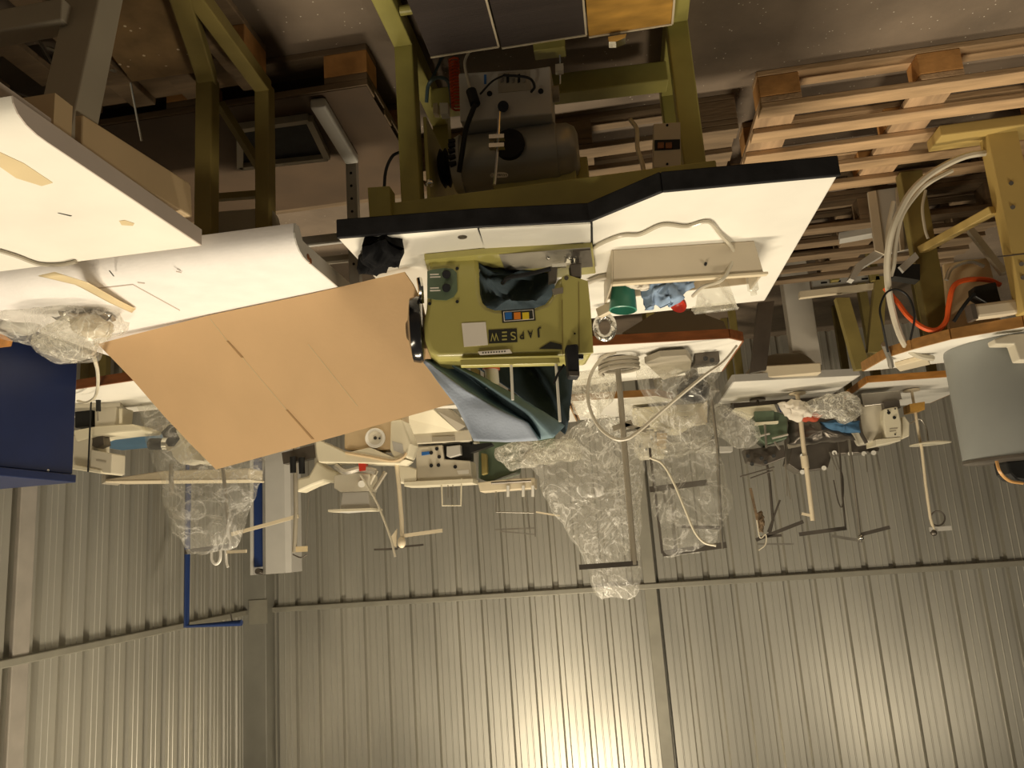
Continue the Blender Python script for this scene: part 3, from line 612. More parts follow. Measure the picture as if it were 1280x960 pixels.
# ================================================================ things on the green machine's table
single('black_gloves', pillow([g(x, y, TZ+.03) for x, y in ((446, 318), (455, 305), (470, 309), (484, 303), (492, 308), (508, 309), (505, 318), (490, 330), (484, 338), (465, 343), (450, 340))], .022, .03, 15, seed=1, nrm=V((0, -.25, 1)).normalized()), 'black_cloth', 'crumpled black gloves lying beside the cardboard sheet', 'gloves', smooth='all')
tr = thing('plastic_trough', 'cream plastic trough holding rags on the white table extension', 'trough', (-.22, 2.2, TZ))
tx0, tx1, ty0, ty1, tz1 = -.035, -.425, 2.06, 2.36, .87
def wall4(n, q): part(n, B().prism([V(v) for v in q[:4]], q[4]), 'beige', tr, bevel=.002)
wall4('front_wall', [(tx0, ty0, TZ), (tx1, ty0+.06, TZ), (tx1-.02, ty0+.09, tz1), (tx0+.01, ty0+.03, tz1), (0, .008, 0)])
wall4('side_wall', [(tx0, ty0, TZ), (tx0+.01, ty0+.03, tz1), (tx0+.035, ty1, tz1-.02), (tx0+.03, ty1, TZ), (.006, 0, 0)])
wall4('side_wall', [(tx1, ty0+.06, TZ), (tx1-.02, ty0+.09, tz1), (tx1-.02, ty1, tz1-.02), (tx1-.02, ty1, TZ), (.006, 0, 0)])
wall4('rear_wall', [(tx0+.03, ty1, TZ), (tx1-.02, ty1, TZ), (tx1-.02, ty1, tz1-.04), (tx0+.03, ty1, tz1-.04), (0, .006, 0)])
wall4('bottom', [(tx0, ty0, TZ+.0005), (tx1, ty0+.06, TZ+.0005), (tx1-.02, ty1, TZ+.0005), (tx0+.03, ty1, TZ+.0005), (0, 0, .005)])
part('rim', B().bar((tx0+.012, ty0+.03, tz1), (tx1-.03, ty0+.094, tz1), .02, .008), 'cream', tr, bevel=.002)
part('screw', B().cyl((tx0-.25, ty0+.045, TZ+.055), (tx0-.25, ty0+.06, TZ+.055), .004), 'black_rubber', tr)
single('clear_bottle', B().lathe(p(940, 352, 2.2)+V((0, 0, -.02)), (0, 0, 1), [(0, .016), (.045, .016), (.05, .009), (.06, .009)], 16), 'clear_tub', 'small clear bottle at the end of the cream trough', 'bottle', smooth=True)
single('green_cup', B().lathe(V((-.06, 2.28, TZ+.008)), (.1, -.05, 1), [(0, .03), (.08, .04), (.108, .042), (.11, .038), (.01, .025)], 22), 'green_plastic', 'green plastic cup among the rags in the trough', 'cup', smooth=True)
single('blue_rag', pillow([p(x, y, 2.27) for x, y in ((795, 345), (830, 340), (868, 345), (870, 358), (850, 375), (838, 383), (815, 381), (810, 390), (802, 385), (803, 368), (793, 356))], .045, .03, 22, seed=5), 'rag_blue', 'crumpled light blue rag in the cream trough', 'rag', smooth='all')
single('grey_rag', pillow([p(x, y, 2.2) for x, y in ((778, 345), (800, 343), (815, 347), (812, 358), (790, 362), (780, 356))], .02, .02, 26, seed=6), 'rag_white', 'small grey-white rag at the edge of the trough', 'rag', smooth='all')
single('red_cap', B().lathe(p(850, 378, 2.33), (.4, -.5, .6), [(0, .02), (.012, .026), (.018, .026), (.012, .018), (.006, .01)], 20), 'red_plastic', 'small round red cap beside the clear plastic tub', 'cap', smooth=True)  # a loose red plastic cap
tub = thing('plastic_tub', 'clear plastic tub tipped over the rear of the cream trough', 'tub', p(893, 375, 2.42))
part('tub_body', B().lathe(p(893, 366, 2.38), V((0, .25, 1)), [(-.03, .045), (.05, .065), (.055, .07), (.06, .066)], 24), 'clear_tub', tub, smooth=True)
part('lid', B().lathe(p(892, 381, 2.4), V((0, .35, 1)), [(0, .067), (.012, .07), (.016, .06), (.014, .04)], 24), 'clear_tub', tub, smooth=True)
single('clear_tube', B().tube([g(726, 334, .80), g(742, 310, .786), g(775, 295, .786), g(800, 293, .786), g(828, 281, .786), g(858, 283, .786), g(885, 277, .786), g(900, 292, .786), g(916, 312, .80), p(914, 330, 2.13), p(902, 350, 2.12), p(880, 358, 2.2), p(866, 370, 2.3)], .0055), 'clear_hose', 'clear tube snaking across the white table extension', 'tube', smooth=True)
single('beige_stick', B().bar(p(748, 392, 2.35), p(786, 373, 2.3), .024, .03), 'cream', 'short cream wooden stick beside the green machine head', 'stick', bevel=.003)
single('foil_ring', B().tube([p(748+11*math.cos(t)+8, 409+14*math.sin(t), 2.6) for t in [i*.35 for i in range(19)]], .012, n=9), 'foil', 'crumpled foil ring behind the green machine head', 'foil', smooth='all')
single('foil_piece', B().tube([g(700+35+x, 345+y, .79) for x, y in ((0, 8), (12, 3), (28, 0))], .008), 'rag_white', 'twisted grey cord beside the needle of the green machine', 'cord', smooth='all')
# ================================================================ bag on the padded table, cabinet
bg = thing('parts_bag', 'clear plastic bag of metal parts lying on the padded white table', 'bag', g(75, 372, fz))
part('bag_film', pillow([p(x, y, 2.02) for x, y in ((-12, 378), (15, 368), (60, 364), (110, 372), (150, 388), (162, 405), (140, 420), (120, 425), (118, 448), (100, 452), (70, 452), (45, 430), (-12, 425))], .10, .03, 9, seed=8), 'film', bg, smooth='all')
part('foil_packet', pillow([p(x, y, 2.03) for x, y in ((55, 372), (100, 374), (140, 395), (120, 405), (80, 402), (50, 395))], .05, .025, 30, seed=9), 'foil', bg, smooth='all')
part('grey_part', pillow([p(x, y, 2.06) for x, y in ((0, 375), (48, 372), (52, 405), (30, 420), (0, 415))], .06, .02, 18, seed=10), 'light_grey', bg, smooth='all')
part('beige_part', pillow([p(x, y, 2.0) for x, y in ((92, 393), (118, 392), (138, 402), (132, 418), (112, 424), (95, 415))], .05, .012, 14, seed=11), 'beige', bg, smooth='all')
part('bag_film', pillow([p(x, y, 1.97) for x, y in ((42, 425), (75, 405), (98, 392), (130, 400), (138, 415), (118, 430), (116, 449), (85, 453), (60, 447))], .05, .025, 12, seed=12), 'film_milky', bg, smooth='all')
xc = 1.93
cy1 = px_(97, 450, xc).y; ct = px_(88, 603, xc).z
cbn = thing('blue_cabinet', 'dark blue sheet-metal cabinet behind the padded white table', 'cabinet', (xc+.2, 2.2, 0))
part('body', B().box((xc, 2.44-.0-.34-.1, 0), (xc+.45, cy1, ct-.03)), 'blue_cabinet', cbn, bevel=.004)
part('lid', B().box((xc-.008, 2.44-.0-.36-.1, ct-.028), (xc+.46, cy1+.008, ct)), 'blue_cabinet', cbn, bevel=.003)
part('rivet', B().ball(px_(60, 588, xc), .004, .005, .005, 6), 'chrome', cbn)
single('orange_wedge', B().prism([px_(x, y, xc-.12) for x, y in ((-20, 412), (4, 418), (16, 426), (14, 433), (-20, 436))], (.1, 0, 0)), 'orange_edge', 'orange-brown wooden wedge between the blue cabinet and the parts bag', 'wedge')
single('white_cable', B().tube([p(118, 448, 2.1), p(122, 465, 2.3), p(122, 485, 2.6), p(118, 497, 2.9), p(108, 503, 3.02), p(97, 501, 3.05)], .006), 'cable_white', 'white cable running from the parts bag to the sewing machine by the cabinet', 'cable', smooth=True)

# ================================================================ generic table builder
def table(label, top, edge_mat, leg_mat='olive', z=.78, th=.04, top_mat='white_laminate', legs=None, front=None, inset=.08):
    t = thing('work_table', label, 'table', (sum(q[0] for q in top)/len(top), sum(q[1] for q in top)/len(top), 0))
    part('table_top', B().prism([V((x, y, z-th)) for x, y in top], (0, 0, th)), top_mat, t)
    n = len(top); c = V((sum(q[0] for q in top)/n, sum(q[1] for q in top)/n, 0))
    for i in range(n):
        a, b = V((*top[i], 0)), V((*top[(i+1) % n], 0)); d = (b-a).normalized(); nn = V((d.y, -d.x, 0)); nn = nn if nn.dot(a-c) > 0 else -nn
        part('edge_strip', B().bar(a+nn*.004+V((0, 0, z-th/2-.001)), b+nn*.004+V((0, 0, z-th/2-.001)), .009, th), edge_mat, t)
    xs = [q[0] for q in top]; ys = [q[1] for q in top]
    for lx, ly in (legs if legs is not None else [(min(xs)+inset, min(ys)+.15), (max(xs)-inset, min(ys)+.15), (min(xs)+inset, max(ys)-inset), (max(xs)-inset, max(ys)-inset)]):
        part('leg', B().box((lx-.025, ly-.025, 0), (lx+.025, ly+.025, z-th)), leg_mat, t, bevel=.003)
    return t
# middle table
mt = table('brown-edged white table under the bagged thread stands', [(.22, 3.13), (-.50, 3.28), (-.565, 3.36), (-.55, 4.0), (.22, 4.0)], 'brown_edge', legs=[(.1, 3.76), (-.45, 3.76), (.1, 3.93), (-.45, 3.93)])
part('pan', B().pp(Plane(0, 3.35), [(778, 416), (815, 393), (830, 388), (868, 388), (905, 402), (910, 416), (850, 418)], 0, .25), 'grey_beige', mt)
# white table on a grey pedestal
wa = table('white table with a grey edge on a single grey pedestal', [(-.66, 4.34), (-1.37, 4.52), (-1.37, 5.2), (-.66, 5.1)], 'light_grey', legs=[])
pz0, pz1 = g(990, 318, .03), p(972, 452, g(990, 318, .03).y)
part('pedestal', B().box((pz0.x-.075, pz0.y, .03), (pz0.x+.075, pz0.y+.09, .70)), 'pale_grey', wa, bevel=.006)
part('foot', B().box((pz0.x-.05, pz0.y-.02, 0), (pz0.x+.20, pz0.y+.1, .03)), 'light_grey', wa, bevel=.006)
part('foot', B().box((pz0.x-.16, pz0.y-.02, 0.0), (pz0.x+.05, pz0.y+.1, .029)), 'light_grey', wa, bevel=.006)
part('gusset', B().pp(Plane(0, pz0.y-.02), [(942, 457), (955, 446), (970, 442), (1000, 441), (1012, 447), (1022, 456)], 0, .1), 'grey_beige', wa)
part('drawer', B().pp(Plane(0, 4.38), [(938, 458), (1026, 453), (1027, 466), (940, 474)], 0, .3), 'cream', wa, bevel=.006)
# orange-edged table
ot = table('white table with an orange wooden edge carrying the white overlock machine', [(-1.52, 5.32), (-1.50, 4.80), (-1.98, 4.87), (-2.28, 5.45), (-2.28, 6.0), (-1.6, 6.0)], 'orange_edge', legs=[(-1.6, 4.95), (-2.1, 5.4), (-1.7, 5.9)])
# tan table with the drum
LZ = .924
lt = table('brown-edged table on a tan steel post carrying the grey drum', [tuple(g(x, y, LZ)[:2]) for x, y in ((1080, 464), (1110, 447), (1142, 437), (1190, 424.5), (1280, 409))]+[(-2.1, 2.93), (-2.1, 3.5)], 'tan_edge', z=LZ, legs=[])
yp = 2.9
a, b = p(1230, 148, yp), p(1269, 148, yp)
part('post', B().box((a.x, yp, .146), (b.x, yp+.07, .882)), 'tan_paint', lt, bevel=.005)
for q in ((1264, 229), (1266, 259), (1277, 330), (1279, 347)): part('bolt', B().cyl(p(*q, yp-.004), p(*q, yp+.002), .008, n=10), 'steel_dark', lt)
fb = p(1171, 150, yp-.03); part('foot', B().box((fb.x, yp-.04, .146), (b.x-.6, yp+.09, .19)), 'tan_paint', lt, bevel=.005)
part('post', B().box((b.x-.6, yp, .146), (b.x-.5, yp+.07, .882)), 'tan_paint', lt, bevel=.005)
part('post_joint', B().pp(Plane(0, yp-.001), [(1247, 320), (1285, 316), (1285, 317.5), (1247, 321.5)], 0, .003), 'steel_dark', lt)
c0, c1 = p(1153, 312, 3.22), p(1243, 262, yp+.05)
part('brace', B().bar(c0, c1, .03, .055, (0, 1, 0)), 'tan_paint', lt, bevel=.003)
rx = p(1155, 300, 3.24); part('rear_post', B().box((rx.x-.045, 3.24, .146), (rx.x+.045, 3.30, .884)), 'olive', lt, bevel=.004)
part('brace', B().bar(p(1213, 288, 3.15), p(1255, 342, 3.05), .025, .02, (0, 1, 0)), 'grey_beige', lt)
part('panel', B().pp(Plane(0, 3.12), [(1180, 330), (1235, 322), (1250, 380), (1250, 418), (1188, 421)], 0, .02), 'drawer_tan', lt)
part('drawer_pull', B().bar(p(1216, 391, 2.97), p(1295, 381, 2.97), .05, .055), 'beige', lt, bevel=.012)
part('pull_cap', B().bar(p(1211, 392, 2.965), p(1217, 391.2, 2.965), .052, .057), 'steel_dark', lt)
part('control_unit', B().pp(Plane(0, 3.0), [(1218, 358), (1245, 352), (1252, 378), (1238, 381), (1219, 370)], 0, .06), 'cable_black', lt, bevel=.004)
part('control_cable', B().tube([p(1218, 366, 3.0), p(1205, 382, 3.02), p(1192, 402, 3.04)], .007), 'cable_black', lt, smooth=True)
part('lever', B().tube([p(1183, 350, 3.05), p(1190, 335, 3.05), p(1212, 327, 3.05), p(1230, 333, 3.05)], .008), 'steel_mid', lt, smooth=True)
part('bracket', B().pp(Plane(0, 3.18), [(1124, 333), (1144, 315), (1149, 322), (1130, 340)], 0, .02), 'light_grey', lt)
part('motor_block', B().pp(Plane(0, 3.2), [(1115, 330), (1150, 330), (1150, 350), (1118, 345)], 0, .06), 'cable_black', lt)
def hose(label, pts, r, m): return single('hose', B().tube([p(q[0], q[1], 2.93+(q[2]-3.28)*.56) for q in pts], r*.85), m, label, 'hose', smooth=True)
hose('thick beige hose hanging in a long curve past the tan post', [(1232, 191, 3.3), (1205, 196, 3.28), (1175, 210, 3.3), (1150, 228, 3.32), (1132, 250, 3.35), (1116, 285, 3.4), (1109, 325, 3.5), (1111, 365, 3.6), (1120, 405, 3.72), (1132, 432, 3.78), (1147, 444, 3.9), (1166, 448, 3.95)], .015, 'clear_hose')
hose('second beige hose dropping beside the thick one', [(1190, 213, 3.42), (1165, 226, 3.42), (1148, 240, 3.45), (1128, 268, 3.45), (1120, 300, 3.5), (1117, 330, 3.55), (1113, 345, 3.6)], .011, 'clear_hose')
hose('thin beige hose against the white upright board', [(1117, 252, 3.62), (1111, 280, 3.62), (1109, 305, 3.6), (1110, 325, 3.6)], .01, 'clear_hose')
hose('short beige hose between the thick hoses and the rear post', [(1157, 238, 3.68), (1153, 260, 3.68), (1156, 285, 3.68), (1160, 298, 3.68)], .007, 'clear_hose')
hose('bright orange-red hose bent below the brown-edged table', [(1250, 356, 3.52), (1235, 350, 3.5), (1208, 350, 3.5), (1192, 358, 3.5), (1186, 380, 3.53), (1183, 400, 3.56), (1172, 412, 3.6), (1155, 410, 3.62), (1135, 395, 3.64), (1122, 378, 3.66), (1106, 360, 3.68)], .012, 'orange_hose')
hose('black cable ring beside the thick beige hose', [(1110, 440, 3.7), (1103, 405, 3.6), (1100, 385, 3.58), (1108, 366, 3.56), (1122, 362, 3.56), (1136, 372, 3.58), (1143, 395, 3.6), (1138, 425, 3.66)], .005, 'cable_black')
cl = thing('hose_clamp', 'grey clamp with a cream block at the lower end of the thick hose', 'clamp', g(1140, 450, LZ))
part('block', B().prism([g(x, y, LZ+.001) for x, y in ((1118, 453), (1158, 442), (1162, 450), (1124, 459))], (0, 0, .02)), 'cream', cl, bevel=.003)
part('clamp_arm', B().tube([p(1105, 430, 3.2), p(1112, 448, 3.3), p(1114, 458, 3.35)], .012), 'steel_mid', cl, smooth=True)
# drum
dy = 3.27
dc = V((p(1262, 436, dy).x, dy, LZ+.001)); dr_ = abs(p(1183, 436, dy).x-dc.x); dt = p(1240, 577, dy).z
drum = thing('grey_drum', 'large smooth grey drum standing on the brown-edged table', 'drum', dc)
part('shell', B().lathe(dc, (0, 0, 1), [(0, dr_*.99), (.01, dr_), (dt-LZ-.02, dr_), (dt-LZ, dr_*.99)], 48), 'grey_paint', drum, smooth=True)
part('rim', B().lathe(V((dc.x, dc.y, dt-.01)), (0, 0, 1), [(0, dr_*1.01), (.01, dr_*1.01), (.014, dr_*.98)], 48), 'steel_dark', drum, smooth=True)
part('motor_top', B().pp(Plane(0, dy), [(1258, 576), (1300, 570), (1300, 604), (1270, 600), (1262, 592)], 0, .12), 'cable_black', drum, bevel=.01)
part('copper_wire', B().tube([p(1245, 574, dy-.1), p(1250, 590, dy-.1), p(1262, 601, dy-.05), p(1278, 604, dy)], .006), 'cable_copper', drum, smooth=True)
part('side_fitting', B().pp(Plane(0, dy-dr_-.05), [(1243, 424), (1262, 418), (1290, 416), (1290, 450), (1275, 450), (1268, 430), (1245, 430)], 0, .06), 'machine_beige', drum, bevel=.004)
# white upright board behind pallet
ub = thing('upright_board', 'white ribbed board standing upright behind the hanging hoses', 'board', g(1112, 322, 0))
yb2 = 3.385
part('panel', B().pp(Plane(0, yb2), [(1094, 238), (1138, 232), (1142, 310), (1105, 318)], 0, .015), 'light_grey', ub)
part('stile', B().pp(Plane(0, yb2-.02), [(1085, 240), (1095, 238), (1106, 318), (1094, 313)], 0, .015), 'beige', ub)
part('stile', B().pp(Plane(0, yb2-.02), [(1120, 234), (1125, 233), (1131, 312), (1126, 313)], 0, .015), 'beige', ub)
part('shoe', B().pp(Plane(0, yb2-.01), [(1062, 348), (1070, 330), (1092, 314), (1105, 318), (1080, 333), (1068, 350)], 0, .05), 'light_grey', ub)
single('grey_plank', B().bar(g(1049, 298, .3), g(1093, 290, .3), .07, .03), 'light_grey', 'short pale grey plank on top of the dark pallets', 'plank')
for q in range(1):
    cr = thing('cross_frame', 'slotted steel bar over an olive leg behind the grey pedestal', 'stand', (-1.0, 4.4, 0))
    part('slotted_bar', B().pp(Plane(0, 4.3), [(1015, 350), (1098, 342), (1098, 350), (1016, 360)], 0, .02), 'light_grey', cr)
    for k in range(4): part('slot', B().pp(Plane(0, 4.299), [(1026+k*17, 352.5-k*1.6), (1034+k*17, 351.8-k*1.6), (1034+k*17, 354-k*1.6), (1026+k*17, 354.8-k*1.6)], 0, .002), 'cable_black', cr)
    part('cream_rail', B().pp(Plane(0, 4.28), [(1000, 364), (1098, 353), (1098, 360), (1000, 372)], 0, .04), 'cream', cr)
    for L in (((1045, 372), (1062, 372), (1088, 460), (1070, 462)), ((1095, 345), (1108, 345), (1104, 440), (1085, 440)), ):
        part('leg', B().pp(Plane(0, 4.25), L, 0, .05), 'olive', cr)
    part('dark_leg', B().pp(Plane(0, 3.9), [(948, 378), (968, 376), (958, 462), (938, 466)], 0, .04), 'steel_dark', cr)
    for xx in (1045, 1095): c = p(xx, 350, 4.25); part('post_base', B().box((c.x-.02, 4.25, 0), (c.x+.02, 4.3, c.z)), 'olive', cr)

# ================================================================ thread stands
def stand(label, pole, y, r=.008, m='steel_mid', arms=(), pins=(), base=None, base_r=.0, parts=()):
    """pole: list of photo points; arms: (x0,y0,x1,y1,thickness px,material,dy)"""
    b0 = p(*pole[0], y)
    t = thing('thread_stand', label, 'thread stand', b0)
    part('pole', B().tube([p(*q, y) for q in pole], r, smooth=False, n=10), m, t, smooth=True)
    if base is not None:
        part('base_stem', B().tube([V((b0.x, y, base)), b0], r, smooth=False, n=8), m, t, smooth=True)
        part('base_plate', B().cyl((b0.x, y, base), (b0.x, y, base+.012), .05, n=16), m, t, smooth=True)
    for (ax0, ay0, ax1, ay1, tp, mm, dy) in arms:
        part('arm', B().bar(p(ax0, ay0, y), p(ax1, ay1, y+dy), .014, tp*y/FPX), mm, t)
    for (ax0, ay0, ax1, ay1) in pins:
        part('spool_pin', B().tube([p(ax0, ay0, y), p(ax1, ay1, y)], .004, smooth=False, n=6), 'steel_mid', t)
    for n, bb, mm in parts: part(n, bb, mm, t, smooth=True)
    return t
# --- middle table: tall bagged stand
stand('tall grey thread stand with one long arm rising from the coil on the middle table', [(771, 449), (776, 500), (784, 600), (793, 706)], 3.42, .013, 'grey_beige',
      arms=[(797, 704, 724, 709, 6, 'steel_dark', -.05), (777, 530, 808, 539, 5, 'grey_beige', 0), (766, 536, 790, 528, 7, 'grey_beige', 0), (777, 540, 812, 533, 3, 'steel_mid', 0)], base=.785)
single('coiled_hose', B().tube([V((-.03+.085*math.cos(t), 3.40+.085*math.sin(t), .787+.0045*t/1.5+.006)) for t in [i*.45 for i in range(44)]], .009), 'grey_beige', 'coil of grey tube around the foot of the tall thread stand', 'hose', smooth=True)
single('looped_tube', B().tube([p(770, 440, 3.32), p(752, 448, 3.32), p(738, 470, 3.32), p(735, 500, 3.33), p(746, 530, 3.34), p(765, 547, 3.34), p(782, 549, 3.34), p(800, 538, 3.32), p(840, 503, 3.3), p(880, 470, 3.28), p(905, 452, 3.28), p(922, 432, 3.26)], .0075), 'clear_hose', 'thin beige tube looping around the tall grey thread stand', 'tube', smooth=True)
gp = thing('machine_base', 'flat grey sewing machine bed with a needle block on the middle table', 'machine bed', (-.3, 3.6, .78))
part('bed_plate', B().prism([g(x, y, .795) for x, y in ((805, 446), (825, 438), (858, 436), (864, 444), (862, 456), (828, 468))], (0, 0, .03)), 'grey_beige', gp, bevel=.004)
part('needle_block', B().pp(Plane(0, 3.5), [(868, 434), (898, 432), (900, 452), (868, 456)], 0, .08), 'steel_dark', gp, bevel=.004)
for q in ((875, 436), (882, 448), (894, 435), (890, 450)): part('bolt', B().cyl(p(*q, 3.47), p(*q, 3.5), .011, n=10), 'chrome', gp, smooth=True)
part('rail', B().bar(p(790, 441, 3.5), p(868, 436, 3.5), .02, .015), 'steel_dark', gp)
rl = thing('black_roller', 'shiny black roller wrapped in clear film on the middle table', 'roller', p(866, 474, 3.7))
part('roller', B().ball(p(867, 488, 3.72), .08, .09, .062, 16), 'black_gloss', rl, smooth='all')
part('support', B().cyl((p(867, 488, 3.72).x, 3.72, .785), (p(867, 488, 3.72).x, 3.72, .95), .03), 'steel_dark', rl)
def film(name, label, outline, y, T, m='film', amp=.03, fr=8, seed=0., cat='plastic film'):
    return single(name, pillow([p(x, yy, y) for x, yy in outline], T, amp, fr, seed=seed), m, label, cat, smooth='all')
film('wrapping_film', 'crinkled clear film around the black roller and grey machine bed', [(795, 452), (812, 462), (850, 462), (895, 448), (898, 470), (892, 500), (875, 530), (850, 545), (820, 520), (800, 490)], 3.58, .12, 'film_thin', .03, 8, 21)
film('wrapping_film', 'loose milky film heaped beside the coil under the tall thread stand', [(715, 455), (740, 450), (770, 470), (770, 500), (745, 525), (715, 515), (706, 490)], 3.75, .1, 'film_milky', .03, 8, 22)
film('tall_bag', 'tall crinkled plastic cover pulled up behind the long-armed thread stand', [(706, 545), (740, 520), (800, 520), (802, 600), (800, 680), (803, 742), (790, 749), (748, 747), (737, 715), (718, 680), (697, 645), (672, 600), (655, 570)], 4.0, .12, 'film', .035, 6, 23, 'plastic bag')
film('wrapping_film', 'milky film bunched under the hanging trousers', [(618, 560), (640, 552), (690, 550), (720, 548), (725, 575), (690, 580), (665, 582), (640, 590), (622, 578)], 4.1, .1, 'film_milky', .03, 8, 24)
# --- second row behind the middle table
t5 = table('small white table with a brown edge behind the tall thread stand', [(.25, 4.47), (-.24, 4.56), (-.34, 4.75), (-.34, 5.25), (.25, 5.25)], 'tan_edge')
mb = thing('beige_machine', 'beige overlock machine wrapped in film behind the tall thread stand', 'sewing machine', (-.2, 4.9, .78))
P5 = Plane(0, 4.8)
part('body', B().pp(P5, [(795, 538), (818, 535), (820, 552), (832, 555), (832, 570), (800, 572), (793, 560)], 0, .2), 'machine_beige', mb, bevel=.006)
part('side_block', B().pp(P5, [(821, 540), (834, 541), (833, 560), (821, 560)], -.03, .2), 'drawer_tan', mb, bevel=.004)
part('base', B().pp(P5, [(790, 510), (880, 503), (882, 520), (850, 538), (795, 540)], 0, .25), 'machine_cream', mb, bevel=.006)
for q in ((800, 558), (808, 562), (815, 548)): part('screw', B().cyl(P5.hit(*q, -.004), P5.hit(*q, .01), .008, n=8), 'cable_black', mb)
single('cream_block', B().pp(Plane(0, 4.6), [(871, 513), (884, 500), (884, 528), (870, 530)], 0, .1), 'cream', 'upright cream wooden block beside the film-wrapped machine', 'block')
stand('black-armed thread stand inside the clear bag on the small white table', [(897, 560), (900, 640), (903, 686)], 4.5, .009, 'steel_mid',
      arms=[(828, 692, 908, 681, 7, 'steel_dark', 0), (812, 612, 884, 603, 7, 'steel_dark', 0), (852, 658, 902, 660, 4, 'steel_dark', 0), (812, 560, 828, 692, 3.5, 'steel_dark', 0), (838, 606, 845, 688, 2.2, 'steel_mid', 0), (828, 606, 832, 630, 2, 'steel_mid', 0)], base=.785)
single('white_cord', B().tube([p(812, 572, 4.4), p(828, 580, 4.4), p(842, 603, 4.4), p(856, 636, 4.4), p(868, 664, 4.4), p(880, 678, 4.4), p(895, 682, 4.4)], .007), 'cable_white', 'thin white cord curving up through the clear bag', 'hose', smooth=True)  # a thin white cord, grouped with the hoses
film('clear_bag', 'clear plastic bag with a pointed corner over the black-armed thread stand', [(808, 560), (850, 552), (900, 548), (905, 590), (917, 632), (905, 655), (898, 685), (860, 694), (828, 696), (818, 640)], 4.52, .1, 'film_thin', .03, 6, 25, 'plastic bag')
film('wrapping_film', 'milky crumpled film over the beige overlock machine', [(770, 500), (800, 512), (830, 520), (870, 520), (900, 535), (895, 560), (860, 568), (820, 575), (795, 572), (775, 540)], 4.62, .12, 'film', .03, 8, 26)
film('wrapping_film', 'crumpled clear film spilling off the end of the grey-edged white table', [(887, 508), (905, 506), (925, 514), (945, 528), (952, 548), (935, 562), (918, 560), (900, 548), (888, 530)], 4.75, .1, 'film', .03, 8, 27)
# --- grey-edged white table: green machine and garments
P6 = Plane(0, 4.85)
gm = thing('green_machine', 'dark green overlock machine with bare metal levers on the grey-edged white table', 'sewing machine', (-.85, 4.95, .78))
part('body', B().pp(P6, [(942, 516), (968, 513), (985, 520), (984, 548), (958, 556), (945, 545)], 0, .18), 'green_dark', gm, bevel=.006)
part('base', B().pp(P6, [(918, 510), (968, 505), (972, 515), (942, 520)], 0, .2), 'machine_cream', gm, bevel=.004)
part('cover', B().pp(P6, [(943, 514), (968, 513), (968, 527), (944, 528)], -.03, .05), 'green_dark', gm, bevel=.004)
part('bar', B().pp(P6, [(944, 528), (973, 526), (973, 529), (944, 531)], -.04, .05), 'machine_cream', gm)
for L in (((956, 530), (958, 560)), ((965, 548), (985, 543)), ((968, 552), (975, 562)), ((950, 545), (962, 542))): part('lever', B().tube([P6.hit(*q, -.03) for q in L], .007, smooth=False), 'steel_mid', gm)
part('machine_head', B().pp(P6, [(930, 562), (980, 556), (982, 572), (955, 582), (935, 578)], .05, .12), 'steel_dark', gm, bevel=.004)
part('machine_head', B().pp(P6, [(892, 558), (916, 558), (916, 564), (891, 565)], .05, .1), 'light_grey', gm)
part('black_grip', B().pp(P6, [(886, 552), (892, 541), (898, 550), (892, 560)], 0, .08), 'cable_black', gm)
for i, (x0_, y0_, x1_, y1_) in enumerate(((925, 596, 968, 584), (938, 598, 966, 588))): part('thread_bar', B().tube([P6.hit(x0_, y0_), P6.hit(x1_, y1_)], .005, smooth=False), 'steel_dark', gm)
for q in ((935, 570), (957, 578), (952, 573), (967, 570), (940, 580)): part('tension_disc', B().cyl(P6.hit(*q, -.02), P6.hit(*q, .05), .012, n=10), 'chrome', gm)
single('white_garment', pillow([p(x, y, 4.75) for x, y in ((972, 505), (990, 500), (1008, 503), (1022, 512), (1012, 522), (996, 528), (980, 520))], .06, .03, 16, seed=31), 'rag_white', 'crumpled white garment beside the dark green machine', 'garment', smooth='all')
single('red_garment', pillow([p(x, y, 4.8) for x, y in ((984, 515), (1000, 513), (1030, 518), (1022, 526), (1000, 528), (985, 523))], .05, .02, 16, seed=32), 'rag_red', 'dark red garment beneath the white garment', 'garment', smooth='all')
single('navy_garment', pillow([p(x, y, 4.78) for x, y in ((972, 504), (984, 503), (984, 514), (974, 516))], .03, .02, 16, seed=33), 'blue_pipe', 'small navy bundle beside the dark green machine', 'garment', smooth='all')
single('blue_garment', pillow([p(x, y, 4.95) for x, y in ((1024, 528), (1040, 524), (1075, 526), (1075, 542), (1050, 542), (1030, 536))], .06, .02, 12, seed=34), 'rag_blue_dark', 'bright blue garment under the film beside the overlock machine', 'garment', smooth='all')
single('dark_garment', pillow([p(x, y, 5.0) for x, y in ((985, 526), (1020, 524), (1060, 536), (1070, 550), (1020, 555), (985, 556))], .08, .02, 12, seed=35), 'steel_dark', 'heap of dark cloth behind the red garment', 'garment', smooth='all')
film('wrapping_film', 'crumpled clear film bridging the grey-edged and orange-edged tables', [(1000, 505), (1035, 492), (1060, 490), (1075, 500), (1078, 515), (1060, 528), (1030, 524), (1012, 520)], 4.72, .08, 'film_milky', .03, 9, 36)
P7 = Plane(0, 5.4)
t7 = table('dark metal bench behind the garment heap', [(-.80, 5.35), (-1.48, 5.35), (-1.48, 6.0), (-.80, 6.0)], 'steel_dark', top_mat='steel_dark')
bm_ = thing('dark_machine', 'dark brown coverstitch machine behind the garment heap', 'sewing machine', (-1.2, 5.5, .78))
part('body', B().pp(P7, [(990, 558), (1040, 545), (1068, 545), (1100, 560), (1098, 565), (1040, 568), (1035, 585), (1000, 590), (985, 580)], 0, .2), 'steel_dark', bm_, bevel=.006)
